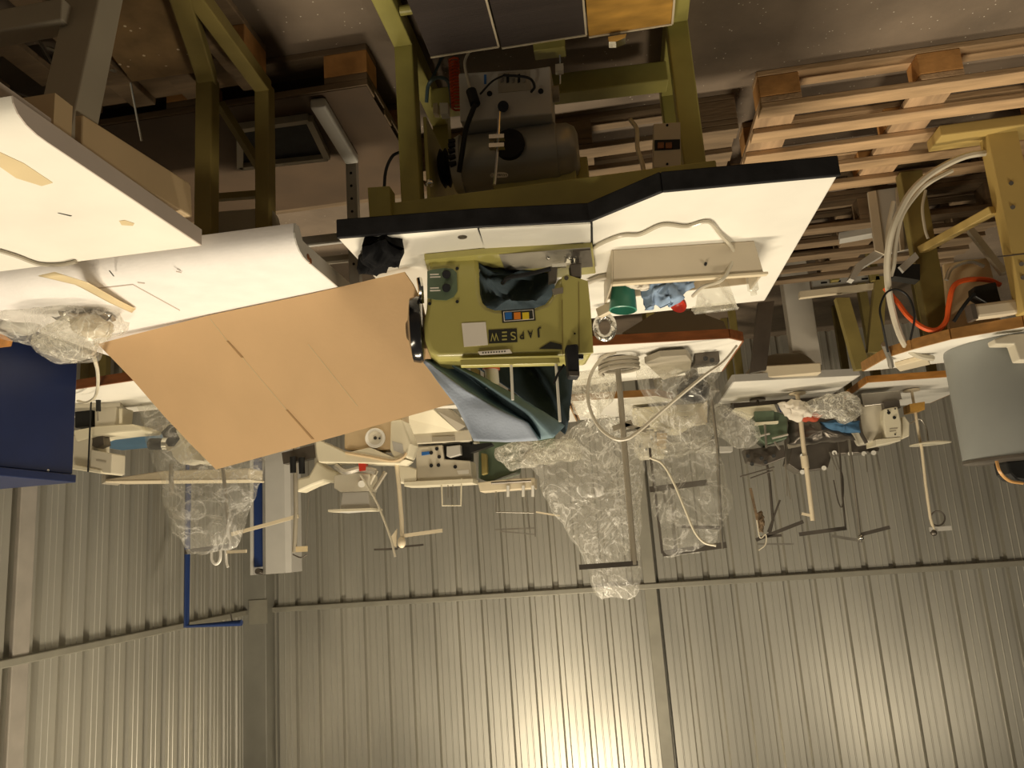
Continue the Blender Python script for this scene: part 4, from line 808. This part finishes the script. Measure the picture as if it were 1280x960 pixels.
part('base', B().pp(P7, [(990, 503), (1080, 497), (1080, 548), (990, 560)], 0, .25), 'steel_dark', bm_, bevel=.006)
part('rail', B().bar(P7.hit(985, 558, -.05), P7.hit(1075, 540, -.05), .03, .03), 'grey_beige', bm_)
for q in ((1043, 566), (1063, 567), (1080, 567), (1092, 566), (1003, 570), (1003, 590), (1030, 585)): part('spool_holder', B().cyl(P7.hit(*q, -.03), P7.hit(*q, .02), .016, n=10), 'white_plastic', bm_, smooth=True)
for a, b in (((1043, 566), (1050, 590)), ((1082, 568), (1084, 590)), ((1096, 568), (1100, 588)), ((1037, 565), (1046, 588))): part('spool_pin', B().tube([P7.hit(*a, -.03), P7.hit(*b, -.03)], .005, smooth=False), 'steel_mid', bm_)
stand('cream thread stand pole with a short top arm among the garments', [(1000, 516), (1004, 555), (1010, 600), (1016, 651)], 4.9, .014, 'cream', arms=[(1002, 642, 1016, 645, 3, 'cream', 0)], base=.785,
      parts=[('collar', B().tube([p(1005, 570, 4.9), p(1007, 585, 4.9)], .022, smooth=False, n=12), 'cream')])
stand('dark thread stand with tangled thread near the clear bag', [(955, 560), (962, 600), (966, 650), (962, 668)], 5.0, .008, 'steel_dark', base=.785,
      arms=[(945, 675, 1004, 652, 4, 'steel_dark', 0), (955, 671, 977, 669, 3, 'steel_dark', 0), (947, 680, 992, 680, 2, 'steel_mid', 0), (960, 665, 975, 625, 2, 'steel_dark', 0), (938, 610, 950, 665, 4, 'old_wood', 0)], pins=[(981, 545, 984, 620), (981, 580, 988, 624)],
      parts=[('thread_tangle', pillow([p(x, y, 4.98) for x, y in ((946, 640), (953, 638), (956, 655), (954, 668), (948, 662))], .02, .01, 30), 'old_wood'),
             ('white_thread', B().tube([p(946, 650, 4.95), p(950, 672, 4.95), p(957, 668, 4.95), p(957, 680, 4.95), p(948, 688, 4.95)], .004), 'cable_white')])
stand('thread stand with a long straight dark arm above the dark machine', [(1050, 570), (1053, 620), (1057, 660)], 5.2, .006, 'steel_dark', base=.785, arms=[(999, 668, 1058, 660, 4.5, 'steel_dark', 0)],
      parts=[('hook_wire', B().tube([p(1042, 600, 5.2), p(1048, 628, 5.2), p(1053, 632, 5.2), p(1054, 600, 5.2), p(1050, 585, 5.2)], .004), 'steel_dark')])
stand('thread stand with two arms forming a flat V above the blue garment', [(1058, 528), (1065, 580), (1072, 640), (1076, 678)], 5.1, .008, 'steel_mid', base=.785, arms=[(1077, 676, 1040, 670, 3.5, 'steel_mid', 0), (1077, 668, 1112, 659, 4, 'steel_dark', 0)], pins=[(1072, 640, 1067, 600)],
      parts=[('knob', B().ball(p(1076, 672, 5.09), .018, .018, .018, 8), 'chrome')])
# --- overlock on the orange-edged table
P8 = Plane(0, 5.0)
ov = thing('overlock_machine', 'white overlock sewing machine with black screw holes on the orange-edged table', 'sewing machine', (-1.68, 5.1, .78))
part('body', B().pp(P8, [(1072, 507), (1090, 498), (1105, 500), (1107, 550), (1082, 554), (1074, 538)], .03, .2), 'machine_beige', ov, bevel=.012)
part('front_cover', B().pp(P8, [(1105, 511), (1122, 508), (1127, 528), (1127.5, 546), (1107, 548), (1104, 525)], -.03, .2), 'machine_cream', ov, bevel=.008)
part('side_cover', B().pp(P8, [(1128, 521), (1131, 520), (1137, 528), (1137, 545), (1128, 549)], 0, .15), 'machine_cream', ov, bevel=.006)
part('base', B().pp(P8, [(1076, 492), (1125, 488), (1128, 500), (1105, 505), (1080, 508)], .0, .24), 'steel_mid', ov, bevel=.004)
part('needle_area', B().pp(P8, [(1104, 502), (1124, 500), (1126, 510), (1106, 512)], -.02, .1), 'steel_dark', ov)
part('bottom_rail', B().pp(P8, [(1095, 549), (1126, 546), (1126, 551), (1095, 557)], -.035, .2), 'machine_cream', ov, bevel=.003)
for q in ((1111, 516), (1118, 522), (1119, 511), (1119, 543), (1110, 513)): part('screw_hole', B().cyl(P8.hit(*q, -.034), P8.hit(*q, -.02), .010 if q[1] in (516, 522) else .005, n=12), 'cable_black', ov)
part('printed_line', B().pp(P8, [(1112, 535.5), (1122, 534.5), (1122, 536), (1112, 537)], -.0315, .002), 'grey_beige', ov)
part('printed_line', B().pp(P8, [(1112, 538.5), (1120, 537.7), (1120, 539), (1112, 540)], -.0315, .002), 'grey_beige', ov)
part('edge_trim', B().tube([P8.hit(1073, 508, .02), P8.hit(1073, 520, .01), P8.hit(1076, 540, .01), P8.hit(1083, 554, .01)], .012), 'steel_dark', ov, smooth=True)
single('yellow_block', B().pp(Plane(0, 5.1), [(1137, 505), (1156, 502), (1156, 512), (1138, 515)], 0, .12), 'orange_wood', 'yellow-orange wooden block on the orange-edged table', 'block')
stand('thin green-grey thread stand with a white tray behind the overlock machine', [(1144, 514), (1148, 540), (1152, 560), (1157, 605), (1163, 648), (1168, 664)], 5.2, .009, 'cream', base=.785,
      arms=[(1162, 662, 1189, 660, 5, 'light_grey', 0)],
      parts=[('tray', B().lathe(p(1162, 552, 5.2), (0, 0, 1), [(0, .06), (.012, .12), (.018, .12), (.014, .05)], 20), 'machine_cream'),
             ('wire_ring', B().tube([p(1172+9*math.cos(t), 648+9*math.sin(t), 5.2) for t in [i*.4 for i in range(17)]], .005), 'steel_dark'),
             ('knob', B().ball(p(1167, 666, 5.2), .02, .02, .02, 8), 'steel_dark'),
             ('thread_wire', B().tube([p(1137, 530, 5.2), p(1150, 524, 5.2), p(1158, 536, 5.2), p(1160, 552, 5.2)], .004), 'steel_mid')])
# ================================================================ machines behind the cardboard
P9 = Plane(0, 4.0)
t9 = table('white table hidden behind the cardboard sheet carrying the dial machine', [(.95, 3.7), (1.75, 3.6), (1.75, 4.19), (.95, 4.19)], 'brown_edge', legs=[(1.05, 3.8), (1.65, 3.8), (1.05, 4.1), (1.65, 4.1)])
m1 = thing('dial_machine', 'tan sewing machine with a round white stitch dial above the cardboard', 'sewing machine', (1.35, 4.05, .78))
part('pillar', B().pp(P9, [(430, 507), (500, 499), (502, 527), (488, 562), (464, 563), (430, 562)], .0, .16), 'drawer_tan', m1, bevel=.01)
part('end_cover', B().pp(P9, [(488, 526), (502, 524), (514, 555), (509, 572), (495, 577), (487, 562)], -.02, .16), 'machine_cream', m1, bevel=.01)
dl = part('stitch_dial', B().cyl(P9.hit(469, 547.5, -.03), P9.hit(469, 547.5, .0), .054, n=32), 'white_plastic', m1, smooth=True, bevel=.004)
part('dial_ring', B().cyl(P9.hit(469, 547.5, -.034), P9.hit(469, 547.5, -.03), .036, n=28), 'machine_beige', dl, smooth=True)
part('dial_mark', B().cyl(P9.hit(469, 547.5, -.037), P9.hit(469, 547.5, -.033), .009, n=12), 'ink', dl)
for q in ((463.5, 547), (474.5, 548)): part('dial_mark', B().cyl(P9.hit(*q, -.036), P9.hit(*q, -.033), .006, n=8), 'ink', dl)
part('arm', B().pp(P9, [(394, 552), (400, 551), (432, 566), (462, 559), (495, 573), (508, 574), (500, 580), (450, 579), (398, 578), (395, 566)], -.03, .16), 'machine_cream', m1, bevel=.006)
part('badge', B().pp(P9, [(490, 551), (503, 555), (505, 568), (492, 563)], -.022, .004), 'light_grey', m1)
part('foot_trim', B().tube([P9.hit(432, 566, -.04), P9.hit(462, 571, -.04), P9.hit(490, 576, -.04), P9.hit(503, 572, -.04), P9.hit(508, 566, -.04)], .008), 'drawer_tan', m1, smooth=True)
part('lower_block', B().pp(P9, [(417, 594), (440, 590), (462, 592), (461, 614), (425, 615), (417, 610)], .02, .14), 'machine_beige', m1, bevel=.006)
part('lower_knob', B().cyl(P9.hit(452, 605, -.02), P9.hit(452, 605, .03), .019, n=18), 'white_plastic', m1, smooth=True)
part('grey_housing', B().pp(P9, [(428, 615), (460, 614), (463, 638), (424, 641)], .03, .13), 'light_grey', m1, bevel=.006)
part('housing_plate', B().pp(P9, [(410, 637), (465, 635), (465, 638), (410, 640)], .0, .18), 'machine_cream', m1)
part('red_switch', B().pp(P9, [(448, 578), (457, 578), (457, 588), (449, 589)], -.02, .04), 'red_plastic', m1)
part('linkage', B().tube([P9.hit(420, 582, 0), P9.hit(432, 590, 0), P9.hit(452, 586, 0), P9.hit(470, 590, 0)], .018), 'steel_mid', m1, smooth=True)
part('linkage', B().tube([P9.hit(470, 588, .05), P9.hit(462, 605, .05)], .015, smooth=False), 'machine_beige', m1)
part('linkage', B().tube([P9.hit(482, 590, .05), P9.hit(468, 612, .05)], .012, smooth=False), 'grey_beige', m1)
cc = thing('cream_cone', 'cream cone-shaped machine cover between the dial machine and the grey cabinet post', 'cover', p(396, 590, 4.1))
part('cone', B().pp(Plane(0, 4.1), [(396, 576), (410, 586), (422, 590), (422, 604), (404, 602), (390, 607), (371, 616), (371, 598), (385, 595)], 0, .12), 'machine_cream', cc, bevel=.012)
part('support', B().tube([p(400, 585, 4.18), V((p(400, 585, 4.18).x, 4.18, .785))], .03, smooth=False), 'machine_beige', cc)
for q in ((366, 582), (377, 583)): part('black_motor', B().tube([p(q[0], q[1]-11, 4.12), p(q[0]+.5, q[1]+9, 4.12)], .017, smooth=False, n=14), 'cable_black', cc, smooth=True)
part('mount', B().pp(Plane(0, 4.15), [(352, 566), (392, 556), (394, 572), (354, 580)], 0, .06), 'steel_dark', cc)
part('arched_wire', B().tube([p(451, 594, 3.9), p(462, 612, 3.9), p(472, 630, 3.9), p(482, 655, 3.9), p(489, 675, 3.9), p(494, 696, 3.9)], .006), 'cable_white', m1, smooth=True)
stand('cream thread stand with one cream and two dark arms beside the dial machine', [(496, 580), (499, 610), (502, 650), (503, 676)], 4.05, .012, 'cream', base=.785, arms=[(503, 670, 553, 663, 4.5, 'cream', 0), (468, 687, 497, 686, 2.5, 'steel_dark', 0), (497, 684, 529, 681, 2.5, 'steel_dark', 0)],
      parts=[('cone_guide', B().pp(Plane(0, 4.04), [(496, 661), (495, 684), (489, 681), (488, 672)], 0, .01), 'cream'), ('joint', B().ball(p(502, 678, 4.04), .022, .02, .03, 8), 'cream')])
stand('slim steel thread stand with an orange clamp beside the grey cabinet post', [(369, 590), (370, 640), (368, 690)], 4.3, .013, 'grey_beige', base=.785, arms=[(366, 687, 384, 686, 7, 'tape', 0), (289, 668, 373, 645, 4.5, 'cream', 0)], pins=[(385, 560, 386, 620), (386, 620, 382, 688)],
      parts=[('wire_loop', B().tube([p(366, 693, 4.3), p(376, 697, 4.3), p(384, 693, 4.3)], .004), 'steel_dark')])
# --- interlock machine with sloping white leaf
P10 = Plane(0, 4.4)
t10 = table('white table with beige rails carrying the flat beige interlock machine', [(.72, 4.24), (1.45, 4.22), (1.45, 4.95), (.72, 4.95)], 'beige', legs=[(.8, 4.4), (1.35, 4.4), (.8, 4.85), (1.35, 4.85)])
im = thing('interlock_machine', 'flat beige interlock machine with a blue label beyond the draped trousers', 'sewing machine', (1.05, 4.5, .78))
part('bed', B().pp(P10, [(512, 541), (588, 537), (590, 551), (514, 555)], -.02, .25), 'machine_beige', im, bevel=.004)
part('bed_step', B().pp(P10, [(540, 546), (568, 545), (568, 551), (540, 552)], -.03, .05), 'grey_beige', im)
part('leaf', B().prism([p(x, y, d) for x, y, d in ((503, 522, 4.3), (541, 512, 4.25), (572, 539, 4.36), (511, 543, 4.36))], (0, .02, -.02)), 'machine_cream', im)
part('leaf_edge', B().prism([p(x, y, d) for x, y, d in ((541, 511, 4.26), (556, 507, 4.3), (582, 533, 4.36), (572, 539, 4.36))], (0, .02, -.02)), 'grey_beige', im)
part('body', B().pp(P10, [(519, 559), (553, 556), (555, 574), (588, 576), (590, 598), (560, 603), (521, 604)], 0, .16), 'machine_beige', im, bevel=.006)
part('head_box', B().pp(P10, [(558, 558), (575, 556), (576, 568), (562, 572), (558, 570)], -.02, .15), 'light_grey', im, bevel=.004)
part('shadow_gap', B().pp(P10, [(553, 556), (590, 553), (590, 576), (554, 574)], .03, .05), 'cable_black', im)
part('end_block', B().pp(P10, [(494, 581), (512, 583), (520, 586), (520, 602), (497, 604)], -.02, .14), 'machine_cream', im, bevel=.006)
part('front_rail', B().pp(P10, [(505, 602), (591, 598), (591, 604), (520, 608), (505, 608)], -.025, .16), 'machine_cream', im, bevel=.003)
part('blue_label', B().pp(P10, [(527, 565), (537, 564), (537, 568), (527, 569.5)], -.003, .004), 'sticker_blue', im)
part('white_label', B().pp(P10, [(571, 588), (586, 587), (586, 592), (573, 593)], -.003, .004), 'white_plastic', im)
for q in ((539, 566), (549, 571), (548, 581.5), (539, 582), (569, 583.5), (546, 561)): part('screw', B().cyl(P10.hit(*q, -.006), P10.hit(*q, .01), .011, n=10), 'cable_black', im)
part('black_arm', B().pp(P10, [(586, 556), (614, 553), (616, 556), (600, 562), (588, 566)], -.02, .06), 'cable_black', im)
part('thread_wire', B().tube([P10.hit(552, 604, -.02), P10.hit(553, 632, -.02), P10.hit(576, 632, -.02), P10.hit(577, 598, -.02)], .005, smooth=False), 'machine_cream', im)
for x in (560, 566): part('thread_wire', B().tube([P10.hit(x, 606, 0), P10.hit(x, 622, 0)], .003, smooth=False), 'steel_mid', im)
P11 = Plane(0, 4.7)
t11 = table('bare wooden table beneath the pale green machine', [(.28, 4.5), (.70, 4.5), (.70, 5.3), (.28, 5.3)], 'tan_edge')
gg = thing('pale_green_machine', 'pale green machine with an olive grip and white thread pegs behind the film heap', 'sewing machine', (.7, 4.8, .78))
part('base_rail', B().pp(P11, [(597, 603), (640, 598), (668, 597), (668, 610), (600, 615)], 0, .15), 'cream', gg, bevel=.004)
part('body', B().pp(P11, [(598, 545), (640, 540), (650, 560), (645, 590), (610, 602), (598, 598)], .06, .2), 'green_dark', gg, bevel=.008)
part('grip', B().pp(P11, [(601, 566), (608, 567), (609, 592), (602, 594)], -.02, .05), 'olive', gg, bevel=.006)
for x in (635, 654, 666): part('thread_peg', B().tube([P11.hit(x, 607, -.02), P11.hit(x, 621, -.02)], .010, smooth=False, n=10), 'white_plastic', gg, smooth=True)
part('tray_bar', B().tube([P11.hit(614, 604, -.03), P11.hit(664, 601, -.03)], .008, smooth=False), 'steel_dark', gg)
part('pedestal', B().box((.40, 4.78, .781), (.55, 4.9, 1.0)), 'green_dark', gg)
stand('thin wire thread stand with two short arms beside the tall crinkled cover', [(668, 600), (668, 640), (669, 671)], 4.75, .004, 'steel_mid', base=.785, arms=[(619, 662, 668, 660, 2, 'steel_mid', 0), (625, 664, 668, 668, 1.6, 'steel_mid', 0), (670, 640, 700, 645, 2, 'cream', 0)], pins=[(620, 600, 620, 640), (655, 606, 662, 662), (620, 640, 668, 641)])
# ================================================================ by the corner: grey post, blue pipe, ironing leaf, bagged machine
yc = 5.0
gc = thing('grey_post_cabinet', 'tall narrow light grey metal cabinet post with a blue side near the corner', 'cabinet', (p(345, 650, yc).x, yc+.1, 0))
x0_, x1_, zt = p(326, 700, yc).x, p(362, 700, yc).x, p(345, 717, yc).z
part('body', B().prism([V((x0_, yc+.03, 0)), V((x0_-.035, yc, 0)), V((x1_+.03, yc, 0)), V((x1_, yc+.03, 0)), V((x1_, yc+.2, 0)), V((x0_, yc+.2, 0))], (0, 0, zt)), 'light_grey', gc)
part('blue_side', B().box((p(325, 660, yc).x, yc+.04, 0), (p(314, 660, yc).x, yc+.2, zt-.05)), 'blue_pipe', gc)
part('edge_profile', B().box((p(313.5, 660, yc).x, yc+.03, 0), (p(310, 660, yc).x, yc+.2, zt+.0)), 'light_grey', gc)
part('top_fitting', B().cyl(p(322, 714, yc), p(322, 716, yc)+V((0, .1, 0)), .02), 'steel_dark', gc)
bpz = p(233, 783, yc)
bp_ = thing('blue_pipe_stand', 'dark blue pipe bent at a right angle in front of the side wall', 'pipe', (bpz.x, yc, 0))
part('pipe', B().tube([V((bpz.x, yc, .02)), V((bpz.x, yc, 1.2)), bpz, p(302, 778.5, yc)], .02, smooth=False, n=14), 'blue_pipe', bp_, smooth=True)
part('base_plate', B().box((bpz.x-.12, yc-.12, 0), (bpz.x+.12, yc+.12, .02)), 'blue_pipe', bp_)
part('pin', B().tube([p(290, 776, yc), p(288, 766, yc)], .005, smooth=False), 'steel_dark', bp_)
yi = 3.95
ib = thing('ironing_leaf', 'long cream ironing arm on a post behind the bagged machine', 'ironing board', (2.5, yi, 0))
part('arm', B().prism([p(x, y, yi) for x, y in ((131, 599), (165, 594), (205, 588), (312, 585), (312, 600), (131, 602))], (0, .16, 0)), 'cream', ib, bevel=.012)
part('pad', B().prism([p(x, y, yi-.005) for x, y in ((131, 600), (205, 599), (312, 598), (312, 601), (131, 603))], (0, .18, 0)), 'cream', ib, bevel=.006)
part('end_cap', B().prism([p(x, y, yi) for x, y in ((127, 594), (132, 593), (132, 602), (127, 605))], (0, .14, 0)), 'grey_beige', ib)
part('post', B().cyl((2.35, yi+.08, 0), (2.35, yi+.08, 1.1), .035), 'grey_beige', ib)
bb = table('steel-blue topped bench behind the sewing machine by the cabinet', [(2.2, 4.14), (3.2, 4.14), (3.2, 4.6), (2.2, 4.6)], 'grey_beige', top_mat='blue_board', z=.80, th=.05)
lt2 = table('white table with a brown edge beside the blue cabinet', [(1.75, 2.90), (2.55, 3.02), (2.75, 3.2), (2.75, 3.55), (1.75, 3.55)], 'brown_edge', legs=[(1.85, 3.1), (2.6, 3.3), (1.85, 3.45), (2.6, 3.45)])
P12 = Plane(0, 3.3)
cm = thing('cream_sewing_machine', 'cream lockstitch sewing machine beside the blue cabinet', 'sewing machine', (2.4, 3.35, .78))
part('pillar', B().pp(P12, [(118, 503), (146, 508), (143, 538), (118, 540)], 0, .13), 'machine_beige', cm, bevel=.006)
part('arm', B().pp(P12, [(90, 538), (118, 533), (145, 531), (165, 530), (177, 535), (177, 539), (150, 541), (118, 545), (95, 552)], -.02, .16), 'machine_cream', cm, bevel=.008)
part('head', B().pp(P12, [(90, 545), (114, 544), (112, 590), (90, 586)], -.01, .14), 'machine_beige', cm, bevel=.006)
part('display_box', B().pp(P12, [(112, 562), (140, 567), (139, 592), (127, 591), (112, 587)], -.04, .1), 'machine_beige', cm, bevel=.004)
part('display_print', B().pp(P12, [(120, 574), (132, 576), (132, 578), (120, 576)], -.043, .004), 'grey_beige', cm)
part('bottom_rail', B().pp(P12, [(88, 580), (126, 588), (126, 592), (88, 586)], -.05, .16), 'machine_cream', cm, bevel=.003)
part('motor', B().pp(P12, [(93, 508), (115, 507), (114, 532), (93, 535)], .02, .12), 'cable_black', cm, bevel=.006)
part('bed', B().prism([g(x, y, .781) for x, y in ((85, 505), (150, 503), (160, 512), (85, 516))], (0, 0, .02)), 'machine_beige', cm)
part('thread_wire', B().tube([P12.hit(114, 498, -.06), P12.hit(112, 545, -.06), P12.hit(110, 590, -.06)], .004, smooth=False), 'cable_black', cm)
part('black_knob', B().tube([P12.hit(123, 497, -.08), P12.hit(123, 514, -.08)], .011, smooth=False, n=12), 'cable_black', cm, smooth=True)
part('black_knob', B().tube([P12.hit(122.5, 514, -.08), P12.hit(122.5, 526, -.08)], .004, smooth=False, n=8), 'steel_mid', cm)
part('oil_cup', B().tube([P12.hit(151, 511, 0), P12.hit(151, 530, 0)], .008, smooth=False), 'machine_cream', cm)
part('take_up', B().pp(P12, [(115, 545), (128, 543), (130, 556), (120, 560), (114, 556)], 0, .05), 'steel_dark', cm)
P13 = Plane(0, 3.45)
bgm = thing('bagged_machine', 'sewing machine with a black handle inside a clear bag behind the cardboard', 'sewing machine', (1.9, 3.5, .78))
part('handle', B().tube([P13.hit(188, 555, -.05), P13.hit(206, 555, -.05)], .028, smooth=False, n=16), 'cable_black', bgm, smooth=True)
part('handle_ring', B().tube([P13.hit(206, 555, -.05), P13.hit(212, 555, -.05)], .034, smooth=False, n=16), 'chrome', bgm, smooth=True)
part('head', B().pp(P13, [(205, 535), (212, 528), (235, 560), (245, 575), (225, 580), (215, 570)], -.03, .12), 'machine_beige', bgm, bevel=.008)
part('dark_fitting', B().pp(P13, [(201, 540), (212, 530), (222, 548), (214, 558), (205, 550)], -.05, .06), 'cable_black', bgm, bevel=.004)
part('body', B().pp(P13, [(215, 500), (300, 490), (300, 570), (245, 580)], .05, .15), 'machine_beige', bgm, bevel=.01)
part('stand_pole', B().tube([p(214, 580, 3.6), p(214, 620, 3.6)], .012, smooth=False), 'steel_mid', bgm)
part('stand_arm', B().bar(P13.hit(232, 690, 0), P13.hit(292, 682, 0), .02, .022), 'steel_dark', bgm)
part('stand_pole', B().tube([P13.hit(270, 500, .05), P13.hit(280, 600, .03), P13.hit(288, 684, 0)], .009, smooth=False), 'steel_mid', bgm)
part('hook', B().tube([P13.hit(265, 688, 0), P13.hit(265, 700, 0), P13.hit(270, 705, 0), P13.hit(275, 700, 0), P13.hit(276, 688, 0)], .007), 'white_plastic', bgm, smooth=True)
part('hook', B().tube([P13.hit(282, 688, 0), P13.hit(283, 702, 0), P13.hit(285, 709, 0)], .006), 'white_plastic', bgm, smooth=True)
part('hook_arm', B().bar(P13.hit(284, 690, 0), P13.hit(308, 689, 0), .012, .014), 'cream', bgm)
part('bag_film', pillow([p(x, y, 3.42) for x, y in ((177, 503), (200, 500), (260, 520), (330, 555), (331, 580), (320, 620), (308, 650), (293, 684), (265, 693), (238, 694), (227, 680), (214, 640), (200, 590), (188, 550))], .14, .025, 10, seed=41), 'film_thin', bgm, smooth='all')

# ================================================================ small left-overs under the tables
part('hanging_cord', B().tube([p(480, 245, 2.2), p(482, 215, 2.2), p(490, 196, 2.2), p(500, 190, 2.22)], .005), 'cable_black', st, smooth=True)
single('navy_cushion', pillow([px_(x, y, 1.12) for x, y in ((-22, 118), (0, 128), (14, 134), (18, 141), (0, 150), (-22, 150))], .03, .006, 12, seed=50, nrm=V((1, 0, 0))), 'blue_cabinet', 'dark navy cushion tucked under the rounded edge of the white laminate table', 'cushion', smooth='all')
